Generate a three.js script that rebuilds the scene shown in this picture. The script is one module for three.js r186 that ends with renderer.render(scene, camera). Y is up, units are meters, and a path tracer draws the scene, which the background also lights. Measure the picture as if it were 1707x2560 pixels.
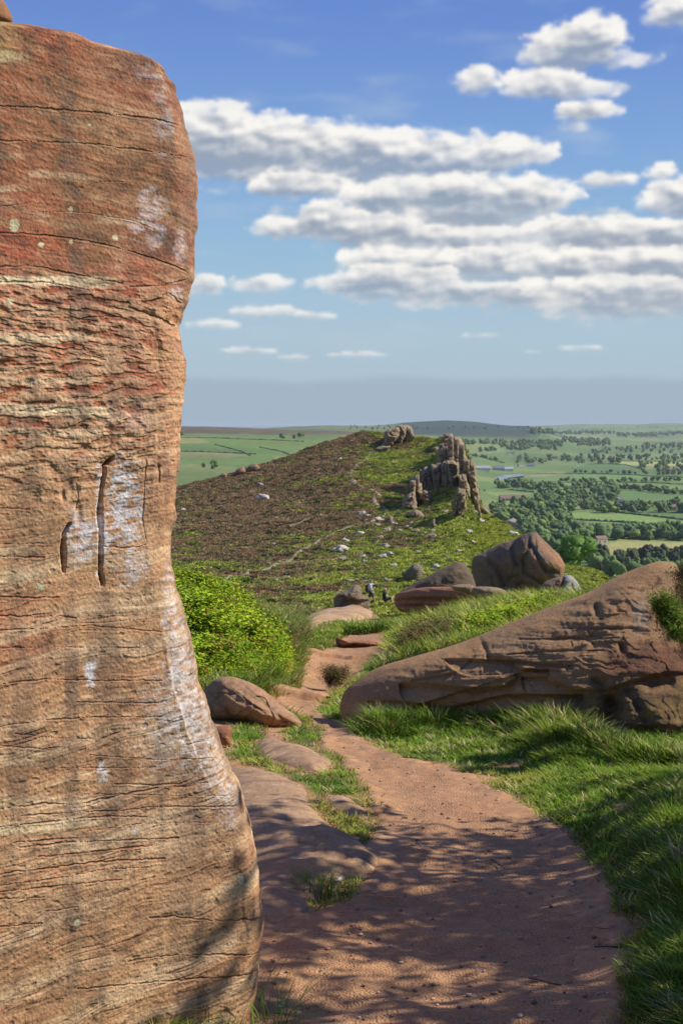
import * as THREE from 'three';
import { mergeGeometries, mergeVertices } from 'three/addons/utils/BufferGeometryUtils.js';
import { MarchingCubes } from 'three/addons/objects/MarchingCubes.js';

// ---------------------------------------------------------------- camera, sky, sun, exposure
const scene = new THREE.Scene();
const EYE = 3.4, F = 1280 / Math.tan(20 * Math.PI / 180), PITCH = Math.atan(212 / F), CP = Math.cos(PITCH), SP = Math.sin(PITCH);
const camera = new THREE.PerspectiveCamera(40, 1707 / 2560, 0.1, 60000);
camera.position.set(0, EYE, 0); camera.rotation.x = -PITCH;
camera.focus = 8.6; camera.userData.fStop = 9;
const renderer = new THREE.WebGLRenderer({ antialias: true });
renderer.setSize(682, 1024);
renderer.toneMapping = THREE.LinearToneMapping;
renderer.toneMappingExposure = 1.22;
renderer.outputColorSpace = THREE.SRGBColorSpace;
renderer.shadowMap.enabled = true;
const SUN_AZ = 81 * Math.PI / 180, SUN_EL = 40 * Math.PI / 180;      // azimuth to the right of the view direction
const sunDir = new THREE.Vector3(Math.sin(SUN_AZ) * Math.cos(SUN_EL), Math.sin(SUN_EL), -Math.cos(SUN_AZ) * Math.cos(SUN_EL));
const sun = new THREE.DirectionalLight(new THREE.Color().setRGB(1, 0.94, 0.85), 5);
sun.position.copy(sunDir).multiplyScalar(200); sun.target.position.set(0, 0, 0);
sun.castShadow = true; sun.shadow.mapSize.set(4096, 4096); sun.shadow.radius = 1;
Object.assign(sun.shadow.camera, { left: -60, right: 60, top: 60, bottom: -60, near: 1, far: 500 });
scene.add(sun, sun.target);

// ---------------------------------------------------------------- helpers: random numbers, noise, pixels
function rng(seed) { let a = seed >>> 0; return () => { a = (a + 0x6D2B79F5) | 0; let t = Math.imul(a ^ (a >>> 15), 1 | a); t = (t + Math.imul(t ^ (t >>> 7), 61 | t)) ^ t; return ((t ^ (t >>> 14)) >>> 0) / 4294967296; }; }
const PERM = new Uint8Array(512); { const r = rng(77), p = [...Array(256).keys()]; for (let i = 255; i > 0; i--) { const j = Math.floor(r() * (i + 1)); [p[i], p[j]] = [p[j], p[i]]; } for (let i = 0; i < 512; i++) PERM[i] = p[i & 255]; }
const G3 = [1,1,0,-1,1,0,1,-1,0,-1,-1,0,1,0,1,-1,0,1,1,0,-1,-1,0,-1,0,1,1,0,-1,1,0,1,-1,0,-1,-1,1,1,0,-1,1,0,0,-1,1,0,-1,-1];
const GX = new Float64Array(256), GY = new Float64Array(256), GZ = new Float64Array(256); for (let i = 0; i < 256; i++) { const k = (i & 15) * 3; GX[i] = G3[k]; GY[i] = G3[k + 1]; GZ[i] = G3[k + 2]; }
function noise(x, y, z = 0) {
  const X = Math.floor(x), Y = Math.floor(y), Z = Math.floor(z); x -= X; y -= Y; z -= Z;
  const a = X & 255, b = Y & 255, c = Z & 255, u = x * x * x * (x * (x * 6 - 15) + 10), v = y * y * y * (y * (y * 6 - 15) + 10), x1 = x - 1, y1 = y - 1;
  const A = PERM[a] + b, B = PERM[a + 1] + b, AA = PERM[A] + c, AB = PERM[A + 1] + c, BA = PERM[B] + c, BB = PERM[B + 1] + c;
  let h = PERM[AA]; const n0 = GX[h] * x + GY[h] * y + GZ[h] * z; h = PERM[BA]; const n1 = GX[h] * x1 + GY[h] * y + GZ[h] * z; h = PERM[AB]; const n2 = GX[h] * x + GY[h] * y1 + GZ[h] * z; h = PERM[BB]; const n3 = GX[h] * x1 + GY[h] * y1 + GZ[h] * z;
  const p = n0 + (n1 - n0) * u, q = n2 + (n3 - n2) * u, lo = p + (q - p) * v; if (z === 0) return lo;
  const z1 = z - 1, w = z * z * z * (z * (z * 6 - 15) + 10);
  h = PERM[AA + 1]; const m0 = GX[h] * x + GY[h] * y + GZ[h] * z1; h = PERM[BA + 1]; const m1 = GX[h] * x1 + GY[h] * y + GZ[h] * z1; h = PERM[AB + 1]; const m2 = GX[h] * x + GY[h] * y1 + GZ[h] * z1; h = PERM[BB + 1]; const m3 = GX[h] * x1 + GY[h] * y1 + GZ[h] * z1;
  const r = m0 + (m1 - m0) * u, t = m2 + (m3 - m2) * u, hi = r + (t - r) * v; return lo + (hi - lo) * w;
}
function fbm(x, y, z = 0, o = 4) { let s = 0, a = 0.5, n = 0; const flat = z === Math.floor(z); for (let i = 0; i < o; i++) { s += a * noise(x, y, z); n += a; x = x * 2.03 + 11.3; y = y * 2.03 + 5.7; z = flat ? z + 17 : z * 2.03 + 3.1; a *= 0.5; } return s / n; }
function ridge(x, y, z = 0, o = 3) { let s = 0, a = 0.5, n = 0; for (let i = 0; i < o; i++) { s += a * (1 - 2 * Math.abs(noise(x, y, z))); n += a; x = x * 2.1 + 7.3; y = y * 2.1 + 1.7; z *= 2.1; a *= 0.5; } return s / n; }
const clamp = (x, a = 0, b = 1) => x < a ? a : x > b ? b : x, lerp = (a, b, t) => a + (b - a) * t;
const sstep = (a, b, x) => { const t = clamp((x - a) / (b - a)); return t * t * (3 - 2 * t); };
const mix3 = (a, b, t) => [a[0] + (b[0] - a[0]) * t, a[1] + (b[1] - a[1]) * t, a[2] + (b[2] - a[2]) * t];
const s2l = c => c <= 0.04045 ? c / 12.92 : Math.pow((c + 0.055) / 1.055, 2.4);
const rgb = (r, g, b, k = 1) => [s2l(r / 255) * k, s2l(g / 255) * k, s2l(b / 255) * k];   // sRGB bytes to linear
function curve(pts) { return x => { if (x <= pts[0][0]) return pts[0][1]; for (let i = 1; i < pts.length; i++) if (x <= pts[i][0]) { const t = (x - pts[i - 1][0]) / (pts[i][0] - pts[i - 1][0]); return lerp(pts[i - 1][1], pts[i][1], t); } return pts[pts.length - 1][1]; }; }
function smoothCurve(pts) {          // monotone-free Catmull-Rom through (x, y)
  return x => { const n = pts.length; if (x <= pts[0][0]) return pts[0][1]; if (x >= pts[n - 1][0]) return pts[n - 1][1];
    let i = 1; while (x > pts[i][0]) i++;
    const p = k => pts[clamp(k, 0, n - 1)], a = p(i - 1), b = p(i), h = b[0] - a[0], t = (x - a[0]) / h;
    const m = k => { const q = p(k - 1), r = p(k + 1); return r[0] === q[0] ? 0 : (r[1] - q[1]) / (r[0] - q[0]); };
    const m0 = m(i - 1) * h, m1 = m(i) * h, t2 = t * t, t3 = t2 * t;
    return (2 * t3 - 3 * t2 + 1) * a[1] + (t3 - 2 * t2 + t) * m0 + (-2 * t3 + 3 * t2) * b[1] + (t3 - t2) * m1; };
}
// a pixel of the photograph gives a direction: u to the side and t downwards per metre ahead
function ray(px, py) { const cx = (px - 853.5) / F, cy = (1280 - py) / F, z = cy * SP + CP; return [cx / z, (SP - cy * CP) / z]; }
function at(px, py, d) { const [u, t] = ray(px, py); return new THREE.Vector3(u * d, EYE - t * d, -d); }
const tOf = py => { const cy = (1280 - py) / F; return (SP - cy * CP) / (cy * SP + CP); };
function toPx(x, y, z) { const d = -z, u = x / d, t = (EYE - y) / d, zz = t * SP + CP; return [853.5 + F * u / zz, 1280 - F * (SP - t * CP) / zz]; }

function linesDist(px, py, pts) {     // distance to a polyline and the signed side (positive below it)
  let best = 1e9, side = 0;
  for (let i = 1; i < pts.length; i++) { const ax = pts[i - 1][0], ay = pts[i - 1][1], dx = pts[i][0] - ax, dy = pts[i][1] - ay, q = dx * dx + dy * dy; let t = ((px - ax) * dx + (py - ay) * dy) / q; t = t < 0 ? 0 : t > 1 ? 1 : t; const ex = px - ax - dx * t, ey = py - ay - dy * t, e = ex * ex + ey * ey; if (e < best) { best = e; side = ey; } }
  return [Math.sqrt(best), side];
}
function inPoly(x, y, P) { let c = false; for (let i = 0, j = P.length - 1; i < P.length; j = i++) if ((P[i][1] > y) !== (P[j][1] > y) && x < (P[j][0] - P[i][0]) * (y - P[i][1]) / (P[j][1] - P[i][1]) + P[i][0]) c = !c; return c; }
function polySD(x, y, P) { let b = 1e9; for (let i = 0, j = P.length - 1; i < P.length; j = i++) { const ax = P[j][0], ay = P[j][1], dx = P[i][0] - ax, dy = P[i][1] - ay; let t = ((x - ax) * dx + (y - ay) * dy) / (dx * dx + dy * dy + 1e-12); t = clamp(t); const ex = x - ax - dx * t, ey = y - ay - dy * t; b = Math.min(b, ex * ex + ey * ey); } return Math.sqrt(b) * (inPoly(x, y, P) ? 1 : -1); }

const taken = {};
function numbered(n) { taken[n] = (taken[n] ?? -1) + 1; return taken[n] ? n + '_' + String(taken[n]).padStart(3, '0') : n; }
function put(o, name, label, category, extra = {}) { o.name = numbered(name); o.userData = { ...o.userData, label, category, ...extra }; shade(o); scene.add(o); return o; }
function shade(o) { o.traverse(m => { if (m.isMesh) { m.castShadow = true; m.receiveShadow = true; } }); }
function structure(o, name, label) { o.name = numbered(name); o.userData = { kind: 'structure', label, category: name.replace(/_/g, ' ') }; shade(o); scene.add(o); return o; }
function part(parent, name, geo, mat) { const m = new THREE.Mesh(geo, mat); m.name = name; parent.add(m); return m; }
function geoFrom(pos, idx, col, uv) { const g = new THREE.BufferGeometry(); g.setAttribute('position', new THREE.BufferAttribute(pos instanceof Float32Array ? pos : new Float32Array(pos), 3)); if (col) g.setAttribute('color', new THREE.BufferAttribute(col instanceof Float32Array ? col : new Float32Array(col), 3)); if (uv) g.setAttribute('uv', new THREE.BufferAttribute(uv instanceof Float32Array ? uv : new Float32Array(uv), 2)); if (idx) g.setIndex(new THREE.BufferAttribute(idx instanceof Uint32Array ? idx : new Uint32Array(idx), 1)); g.computeVertexNormals(); return g; }
function rebase(mesh) { const g = mesh.geometry; g.computeBoundingBox(); const b = g.boundingBox, c = new THREE.Vector3((b.min.x + b.max.x) / 2, b.min.y, (b.min.z + b.max.z) / 2); g.translate(-c.x, -c.y, -c.z); mesh.position.add(c); return mesh; }

// ---------------------------------------------------------------- tiling textures
function tile(n, f, srgb) { const d = new Uint8Array(n * n * 4); for (let y = 0; y < n; y++) for (let x = 0; x < n; x++) { const c = f(x / n, y / n), i = (y * n + x) * 4; d[i] = clamp(c[0]) * 255; d[i + 1] = clamp(c[1]) * 255; d[i + 2] = clamp(c[2]) * 255; d[i + 3] = 255; } const t = new THREE.DataTexture(d, n, n); t.magFilter = THREE.LinearFilter; t.minFilter = THREE.LinearMipmapLinearFilter; t.generateMipmaps = true; t.wrapS = t.wrapT = THREE.RepeatWrapping; if (srgb) t.colorSpace = THREE.SRGBColorSpace; t.needsUpdate = true; return t; }
function tnoise(u, v, f, s = 0, o = 4) { // periodic fbm: noise on a torus-like blend
  const a = fbm(u * f, v * f, s, o), b = fbm((u - 1) * f, v * f, s, o), c = fbm(u * f, (v - 1) * f, s, o), e = fbm((u - 1) * f, (v - 1) * f, s, o); const w = 1 / Math.sqrt((1 - u) ** 2 * (1 - v) ** 2 + u * u * (1 - v) ** 2 + (1 - u) ** 2 * v * v + u * u * v * v); return ((a * (1 - u) + b * u) * (1 - v) + (c * (1 - u) + e * u) * v) * w; }
const grainTex = tile(512, (u, v) => { const n = 0.80 + tnoise(u, v, 9, 1, 3) * 0.30 + tnoise(u, v, 70, 2, 3) * 0.42; return [n, n, n * 0.985]; }, false);
const grainBump = tile(512, (u, v) => { const n = 0.5 + tnoise(u, v, 14, 5, 5) * 0.35 + tnoise(u, v, 90, 6, 2) * 0.35; return [n, n, n]; }, false);
const strataBump = tile(512, (u, v) => { const w = tnoise(u, v, 3, 7, 2) * 0.05; const n = 0.5 + tnoise(u * 1, ((v + w) % 1 + 1) % 1, 26, 8, 3) * 0.30 + tnoise(u, v, 80, 9, 2) * 0.3 ; return [n, n, n]; }, false);
function rockMat(scale = 1.5, bump = 0.02) { const m = new THREE.MeshStandardMaterial({ vertexColors: true, roughness: 0.92 }); m.map = grainTex.clone(); m.map.repeat.set(scale, scale); m.bumpMap = grainBump.clone(); m.bumpMap.repeat.set(scale, scale); m.bumpScale = bump; return m; }
function groundMat(scale = 1, bump = 0.02) { const m = rockMat(scale, bump); m.roughness = 1; return m; }

// ---------------------------------------------------------------- sky: air and clouds by direction
{
  const W = 4096, H = 2048, data = new Float32Array(W * H * 4), R = rng(5), D2R = Math.PI / 180;
  const dirOf = (px, py) => { const [u, t] = ray(px, py), az = Math.atan(u); return [az / D2R, Math.atan(-t * Math.cos(az)) / D2R]; };
  const K = 1 / (F * D2R);
  // banks of cumulus: puffs as pixel x, y, half width, half height, weight
  const seen = [
    [[530,350,120,86,1],[690,375,150,80,1],[850,390,150,76,1],[1000,400,150,70,1],[1150,402,140,60,1],[1290,378,100,36,.9],[560,425,130,34,.9],[400,360,140,80,1],[880,440,140,40,.9],[250,350,140,70,1]],
    [[740,462,115,36,1],[660,470,40,22,.8],[850,470,60,24,.8]],
    [[930,500,84,46,1],[1050,490,130,50,1],[1180,492,140,54,1],[1330,492,112,50,1],[1100,548,240,30,1]],
    [[1440,112,112,56,1],[1395,148,92,34,1],[1555,150,76,20,.9],[1490,85,62,46,1]], [[1350,212,100,38,1],[1455,226,92,24,.95]], [[1195,205,58,34,.95]], [[1465,278,80,22,.9],[1430,318,40,16,.7]],
    [[1690,30,78,42,1],[1800,10,90,40,1]], [[1700,500,98,52,1],[1820,510,120,50,1]], [[1650,435,36,24,.9]], [[1520,452,72,20,.9]],
    [[720,572,90,28,1],[815,540,60,44,1],[920,572,170,38,1],[1040,600,220,34,1],[1230,600,140,30,.9]],
    [[1400,578,92,34,1],[1520,582,112,40,1],[1650,592,112,42,1],[1800,600,150,50,1],[1950,580,120,40,1],[1500,620,240,26,1]],
    [[950,655,110,40,.95],[1100,660,150,40,.95],[1290,650,180,38,1]], [[1420,660,140,34,1],[1570,665,160,44,1],[1720,672,150,50,1],[1880,690,160,60,1]],
    [[900,712,130,26,.8],[1010,732,170,28,.9],[1190,735,190,30,.95],[1390,730,160,30,.95],[1000,690,140,30,.9]], [[1500,725,180,34,1],[1660,735,160,40,1],[1830,740,180,46,1],[1580,772,230,26,.95]],
    [[510,715,52,28,.95]], [[655,712,80,22,.8]], [[665,782,80,18,.9]], [[535,812,62,13,.9]], [[780,790,54,10,.75]], [[620,878,60,9,.7]], [[740,895,46,8,.7]], [[900,887,80,7,.65]], [[1450,870,50,8,.7]], [[1200,840,70,6,.6]], [[1330,880,24,5,.7]]];
  seen.push([[900,560,200,60,.62],[1100,600,260,90,.7],[1320,610,280,95,.72],[1560,650,280,95,.72],[1750,660,220,100,.7],[1250,720,330,60,.62],[1560,750,300,60,.65],[700,400,300,80,.5]]);
  const groups = seen.map(g => g.map(([x, y, a, b, w]) => { const [az, el] = dirOf(x, y); return [az, el, a * K, b * K, w]; }));
  for (let c = 0; c < 64; c++) {      // the same broken cumulus all the way round
    const az = 20 + R() * 320, el = 1.2 + Math.pow(R(), 1.3) * 38, s = 0.25 + el / 15, n = 2 + Math.floor(R() * 6), g = [];
    for (let k = 0; k < n; k++) g.push([az + (R() - 0.5) * s * 7, el + (R() - 0.5) * s * 0.5, s * (0.9 + R() * 1.4), s * (0.3 + R() * 0.45), 0.85 + R() * 0.15]);
    groups.push(g);
  }
  const info = groups.map((p, gi) => ({ p, bank: gi === seen.length - 1, mid: p.reduce((a, q) => a + q[1], 0) / p.length, half: Math.max(...p.map(q => q[3])), el: Math.max(...p.map(q => q[1])), b: [Math.min(...p.map(q => q[0] - q[2] * 1.4)) - 1, Math.max(...p.map(q => q[0] + q[2] * 1.4)) + 1, Math.min(...p.map(q => q[1] - q[3] * 1.4)) - 0.6, Math.max(...p.map(q => q[1] + q[3] * 1.5)) + 0.6] })).sort((a, b) => b.bank - a.bank || b.el - a.el);
  const bins = Array.from({ length: 120 }, () => []);
  for (const g of info) for (let a = Math.floor(g.b[0] / 3); a <= Math.floor(g.b[1] / 3); a++) { const q = bins[((a % 120) + 120) % 120]; if (!q.includes(g)) q.push(g); }
  const dens = (g, az, el) => { let d = 0; for (const p of g.p) { let dx = az - p[0]; dx -= 360 * Math.round(dx / 360); dx /= p[2]; let dy = (el - p[1]) / p[3]; if (dy < 0) dy *= 1.12; const q = dx * dx + dy * dy; if (q < 1.6) { const v = p[4] * (1 - q * 0.66); if (v > 0) d += v * (1 - 0.4 * Math.min(d, 1.6)); } } return d; };
  const air = smoothCurve([[0, 0], [1.2, 1], [4, 2], [7, 3], [11, 4], [17, 5], [45, 6], [90, 7]]);
  const cols = [rgb(168, 184, 196), rgb(174, 191, 202), rgb(171, 196, 212), rgb(152, 188, 216), rgb(128, 167, 217), rgb(103, 138, 207), rgb(70, 104, 182), rgb(54, 86, 166)];
  const KEY = 1 / 1.2, VEIL = rgb(192, 204, 216), HAZE = rgb(148, 168, 188), SHADE = rgb(150, 162, 180), LIGHT = rgb(253, 249, 242);
  const skyRow = j => {
    const el = (j + 0.5) / H * 180 - 90, k = clamp(air(el), 0, 6.999), base = mix3(cols[Math.floor(k)], cols[Math.floor(k) + 1], k % 1);
    for (let i = 0; i < W; i++) {
      const az = ((i + 0.5) / W - 0.5) * 360 + 90, azn = ((az % 360) + 360) % 360;          // to the right of -z
      let c = base;
      if (el < 2.6) { const hz = sstep(2.15, 1.75, el + fbm(az * 0.25, el, 55, 2) * 0.25) * 0.5; if (hz) c = mix3(c, HAZE, hz); }
      if (el < 56) {
        let wx = null, wy = 0, det = 0, emb = 0, soft = 0;
        for (const g of bins[Math.floor(azn / 3) % 120]) {
          if (el < g.b[2] || el > g.b[3]) continue; let q = azn - g.b[0]; q -= 360 * Math.floor(q / 360); if (q > g.b[1] - g.b[0]) continue;
          if (wx === null) {
            wx = fbm(az * 0.9, el * 1.6, 3, 3) * 0.75; wy = fbm(az * 0.9 + 40, el * 1.6, 9, 3) * 0.36;
            const s0 = fbm(az * 1.25, el * 2.1, 31, 6), sd = clamp(((((SUN_AZ / D2R - az) % 360) + 540) % 360 - 180) / 30, -1, 1), b0 = fbm(az * 0.95, el * 1.7, 33, 3), b1 = fbm((az + 0.16 * sd) * 0.95, (el + 0.24) * 1.7, 33, 3);
            det = s0; emb = b0 - b1; soft = fbm(az * 0.5, el * 0.9, 87, 2);
          }
          const small = Math.min(1, g.p[0][3] * 0.9), d = dens(g, az + wx * small, el + wy * small);
          if (d < 0.02) continue;
          const e = d + det * (1.05 - 0.35 * clamp(d)), lowSide = clamp((g.mid - el) / g.half + 0.3), alpha = sstep(0.02, 0.56 + soft * 0.7 + lowSide * 0.45, e) * (0.94 - lowSide * 0.22);
          if (alpha < 0.004) continue;
          const hgt = 0.34 * Math.min(1, small * 1.2), above = clamp(0.5 * dens(g, az + wx * small + 0.12, el + wy * small + hgt) + 0.5 * dens(g, az + wx * small + 0.2, el + wy * small + hgt * 2.3), 0, 1.2);
          const lit = clamp(1.12 - above * 0.86 + emb * 0.85 * (0.35 + 0.65 * clamp(d)) + det * 0.22 + soft * 0.30 - 0.03), far = clamp((el - 1) / 6);
          if (g.bank) { c = mix3(c, mix3(SHADE, LIGHT, clamp(0.34 + soft * 0.5 + det * 0.5)), sstep(0.0, 0.9, d + det * 0.8 + soft * 0.4) * 0.8); continue; }
          let cc = mix3(SHADE, LIGHT, Math.pow(lit, 1.15)); cc = mix3(mix3(c, cc, 0.6), cc, far);
          c = mix3(c, cc, alpha * (0.72 + 0.28 * far));
        }
      }
      if (el > 2 && el < 30) { const v = sstep(0.02, 0.5, fbm(az * 0.22, el * 0.75, 63, 5)) * sstep(2, 4, el) * sstep(26, 9, el) * 0.34; if (v > 0) c = mix3(c, VEIL, v); }
      const o = (j * W + i) * 4; data[o] = c[0] * KEY; data[o + 1] = c[1] * KEY; data[o + 2] = c[2] * KEY; data[o + 3] = 1;
    }
  };
  for (let j = H / 2; j < H; j++) skyRow(j);
  const low = rgb(120, 130, 120, 0.6);
  for (let j = 0; j < H / 2; j++) for (let i = 0; i < W; i++) { const o = (j * W + i) * 4; data[o] = low[0]; data[o + 1] = low[1]; data[o + 2] = low[2]; data[o + 3] = 1; }
  const t = new THREE.DataTexture(data, W, H, THREE.RGBAFormat, THREE.FloatType);
  t.mapping = THREE.EquirectangularReflectionMapping; t.magFilter = t.minFilter = THREE.LinearFilter; t.colorSpace = THREE.LinearSRGBColorSpace; t.needsUpdate = true;
  scene.background = t; scene.environment = t;
}

// ---------------------------------------------------------------- the lie of the land
// near ground: places read off the photograph (pixel, metres ahead), joined by a thin-plate surface
const NEAR = [[1050,2560,8],[650,2560,8],[1560,2560,8],[1000,2300,10],[650,2310,9.9],[1500,2290,9.9],[950,2100,12.2],[650,2120,11.9],[1580,2140,11.2],[1150,2000,13.9],[1300,1925,15.9],[950,1905,16.4],[850,1840,19],[790,1790,22],[740,1748,25],[850,1662,34],[850,1622,43],[880,1570,60],[840,1525,92],[930,1516,100],
  [1690,2380,8.9],[1760,2000,12.9],[1500,1960,14.4],[1330,1880,16.9],[1700,1905,15.6],[1100,1800,20.5],[1400,1760,20.5],[1700,1800,18.5],[1000,1655,33],[1150,1590,39],[1290,1545,44],[1390,1518,47],[1600,1560,34],[1800,1560,33],
  [560,1860,17.6],[600,2010,13.5],[430,1740,22.5],[430,1640,25.5],[430,1500,30],[560,1545,31],[650,1610,31],[735,1690,29.5],[250,1480,30],[0,1800,21],[0,1500,32],
  [700,1545,75],[600,1520,105],[450,1510,125],[200,1540,100],[1000,1548,72],[1250,1500,84],[1120,1505,105],[1320,1490,108],[1450,1500,100],[1707,1540,90],[600,1580,55],[400,1560,60],[1500,1530,62],[-400,2560,8],[-400,2100,12],[2100,2560,8],[2100,2100,11.5],[2100,1800,18],[2100,1600,40],[-400,1700,25],[-400,1600,45]];
const rbfW = (() => {
  const P = NEAR.map(([x, y, d]) => { const [u, t] = ray(x, y); return [u * 4, Math.log(d), t]; }), n = P.length, N = n + 3, A = Array.from({ length: N }, () => new Float64Array(N + 1));
  const phi = r2 => r2 < 1e-9 ? 0 : 0.5 * r2 * Math.log(r2);
  for (let i = 0; i < n; i++) { for (let j = 0; j < n; j++) A[i][j] = phi((P[i][0] - P[j][0]) ** 2 + (P[i][1] - P[j][1]) ** 2); A[i][i] += 0.002; A[i][n] = A[n][i] = 1; A[i][n + 1] = A[n + 1][i] = P[i][0]; A[i][n + 2] = A[n + 2][i] = P[i][1]; A[i][N] = P[i][2]; }
  for (let c = 0; c < N; c++) { let p = c; for (let r = c + 1; r < N; r++) if (Math.abs(A[r][c]) > Math.abs(A[p][c])) p = r; [A[c], A[p]] = [A[p], A[c]]; for (let r = 0; r < N; r++) if (r !== c) { const f = A[r][c] / A[c][c]; if (f) for (let k = c; k <= N; k++) A[r][k] -= f * A[c][k]; } }
  const w = A.map((r, i) => r[N] / r[i]); return { P, w, n, phi };
})();
function nearT(u, L) { const { P, w, n, phi } = rbfW, x = u * 4; let s = w[n] + w[n + 1] * x + w[n + 2] * L; for (let i = 0; i < n; i++) { const a = x - P[i][0], b = L - P[i][1]; s += w[i] * phi(a * a + b * b); } return s; }
// the heather hill across the saddle: its foot, its skyline and how far off that skyline is
const hillFoot = smoothCurve([[-600, 1560], [0, 1530], [430, 1500], [700, 1512], [900, 1505], [1100, 1495], [1300, 1485], [1500, 1495], [1707, 1530], [2100, 1570]]);
const hillTop = smoothCurve([[-900, 1420], [-300, 1340], [200, 1280], [430, 1224], [560, 1190], [640, 1166], [700, 1150], [780, 1121], [850, 1096], [900, 1083], [950, 1082], [1000, 1086], [1040, 1093], [1100, 1098], [1150, 1106], [1168, 1140], [1185, 1200], [1200, 1262], [1250, 1302], [1300, 1338], [1400, 1400], [1480, 1432], [1560, 1458], [1707, 1500], [2100, 1560]]);
const hillFar = smoothCurve([[-600, 420], [200, 450], [430, 470], [700, 520], [950, 570], [1040, 560], [1120, 520], [1200, 450], [1300, 350], [1400, 290], [1560, 225], [1707, 190], [2100, 175]]);
// the country beyond, as rows of distance: pixel height at seven pixel columns
const FAR_D = [500, 800, 1200, 1700, 2300, 3000, 4000, 5200, 6600, 8500, 11000, 15000, 22000].map(Math.log), FAR_X = [-900, 430, 850, 1150, 1300, 1480, 1707, 2300];
const FAR_Y = [
  [1330, 1260, 1200, 1140, 1100, 1079, 1080, 1090, 1085, 1085, 1085, 1085, 1090],
  [1330, 1262, 1195, 1135, 1093, 1068, 1078, 1090, 1085, 1085, 1085, 1085, 1090],
  [1400, 1300, 1220, 1150, 1100, 1074, 1088, 1085, 1062, 1085, 1085, 1085, 1090],
  [1520, 1420, 1345, 1285, 1222, 1180, 1140, 1095, 1051, 1090, 1085, 1075, 1080],
  [1560, 1460, 1370, 1290, 1230, 1190, 1155, 1115, 1062, 1085, 1075, 1064, 1075],
  [1560, 1460, 1375, 1295, 1235, 1192, 1158, 1130, 1107, 1092, 1078, 1061, 1070],
  [1560, 1465, 1380, 1298, 1238, 1195, 1160, 1132, 1113, 1096, 1078, 1059, 1070],
  [1560, 1465, 1380, 1298, 1238, 1195, 1160, 1132, 1113, 1096, 1078, 1060, 1070]].map(r => smoothCurve(r.map((y, i) => [FAR_D[i], y])));
function farE(px, d) { const L = Math.log(d), x = clamp(px, -900, 2299); let i = 0; while (i < 6 && x > FAR_X[i + 1]) i++; const s = (x - FAR_X[i]) / (FAR_X[i + 1] - FAR_X[i]), t = s * s * (3 - 2 * s); return -tOf(lerp(FAR_Y[i](L), FAR_Y[i + 1](L), t)) * d; }
function elev(u, d) {                 // metres against eye level
  const px = 853.5 + F * u;
  if (d < 7) { const e7 = -nearT(u, Math.log(7)) * 7; return lerp(-1.68, e7, sstep(2.4, 7, d)); }
  let e = 0, wn = d < 160 ? 1 - sstep(105, 160, d) : 0;
  if (wn > 0) e += wn * -nearT(u, Math.log(d)) * d;
  if (wn < 1) {
    const d0 = 150, D = hillFar(px), S = hillTop(px), s = (d - d0) / (D - d0); let h;
    if (s <= 1) { h = -tOf(lerp(hillFoot(px), S, s)) * d; }
    else { const k = d - D, eS = -tOf(S) * D; h = eS - 0.10 * k - 0.0012 * k * k; const f = farE(px, Math.max(d, 330)) - 3; const m = 12; h = Math.max(h, f) + Math.max(0, m - Math.abs(h - f)) ** 2 / (4 * m) * sstep(D, D + 120, d); }
    e += (1 - wn) * h;
  }
  return e;
}
function polar(x, z) { let th = Math.atan2(x, -z), r = Math.hypot(x, z); const c = clamp(th, -0.5, 0.5); return [Math.tan(c), Math.max(r * Math.cos(c), 0.01)]; }
function bumps(x, z, d) {
  if (d < 60) return (fbm(x * 0.9, z * 0.9, 4, 3) * 0.10 + fbm(x * 4, z * 4, 8, 2) * 0.018) * sstep(4, 9, d);
  const a = sstep(60, 130, d) * (1 - sstep(520, 800, d));
  return lerp(fbm(x * 0.9, z * 0.9, 4, 2) * 0.10, 0, sstep(60, 90, d)) + a * (fbm(x * 0.05, z * 0.05, 2, 3) * 1.6 + fbm(x * 0.4, z * 0.4, 6, 3) * 0.45) + sstep(700, 1500, d) * fbm(x * 0.0016, z * 0.0016, 9, 4) * Math.min(26, d * 0.004);
}
function groundY(x, z) { const [u, d] = polar(x, z); return EYE + elev(u, d) + bumps(x, z, d); }
function hit(px, py, from = 6.5) {     // where a pixel's direction meets the land
  const [u, t] = ray(px, py); let d = from, p = d; const over = d => EYE - t * d - groundY(u * d, -d);
  while (d < 24000 && over(d) > 0) { p = d; d *= 1.006; }
  for (let k = 0; k < 24; k++) { const m = (p + d) / 2; if (over(m) > 0) p = m; else d = m; }
  return new THREE.Vector3(u * d, groundY(u * d, -d), -d);
}
const onGround = poly => poly.map(([x, y]) => { const p = hit(x, y); return [p.x, p.z]; });

// ---------------------------------------------------------------- zones on the ground, traced and laid on the land
const pathPx = [[640,2640],[600,2560],[610,2310],[700,2295],[790,2285],[880,2250],[950,2165],[915,2128],[940,2091],[954,2056],[940,2024],[906,1970],[876,1927],[846,1888],[808,1875],[803,1850],[790,1814],[752,1794],[703,1762],[699,1741],[745,1716],[756,1687],[762,1660],[762,1641],[830,1622],[838,1600],[872,1590],[878,1560],[830,1548],[835,1528],[925,1520],[960,1560],[972,1600],[962,1640],[948,1652],[938,1670],[883,1697],[822,1732],[800,1752],[790,1775],[815,1800],[866,1800],[880,1832],[905,1850],[960,1874],[1010,1900],[1085,1906],[1123,1918],[1178,1938],[1233,1976],[1313,2013],[1412,2084],[1475,2148],[1525,2211],[1541,2275],[1582,2350],[1590,2374],[1556,2430],[1562,2487],[1545,2560],[1560,2640]];
const slabApx = [[560,1925],[640,1925],[720,1945],[765,1975],[770,2010],[800,2040],[830,2075],[800,2085],[720,2075],[640,2080],[560,2080]];
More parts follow.
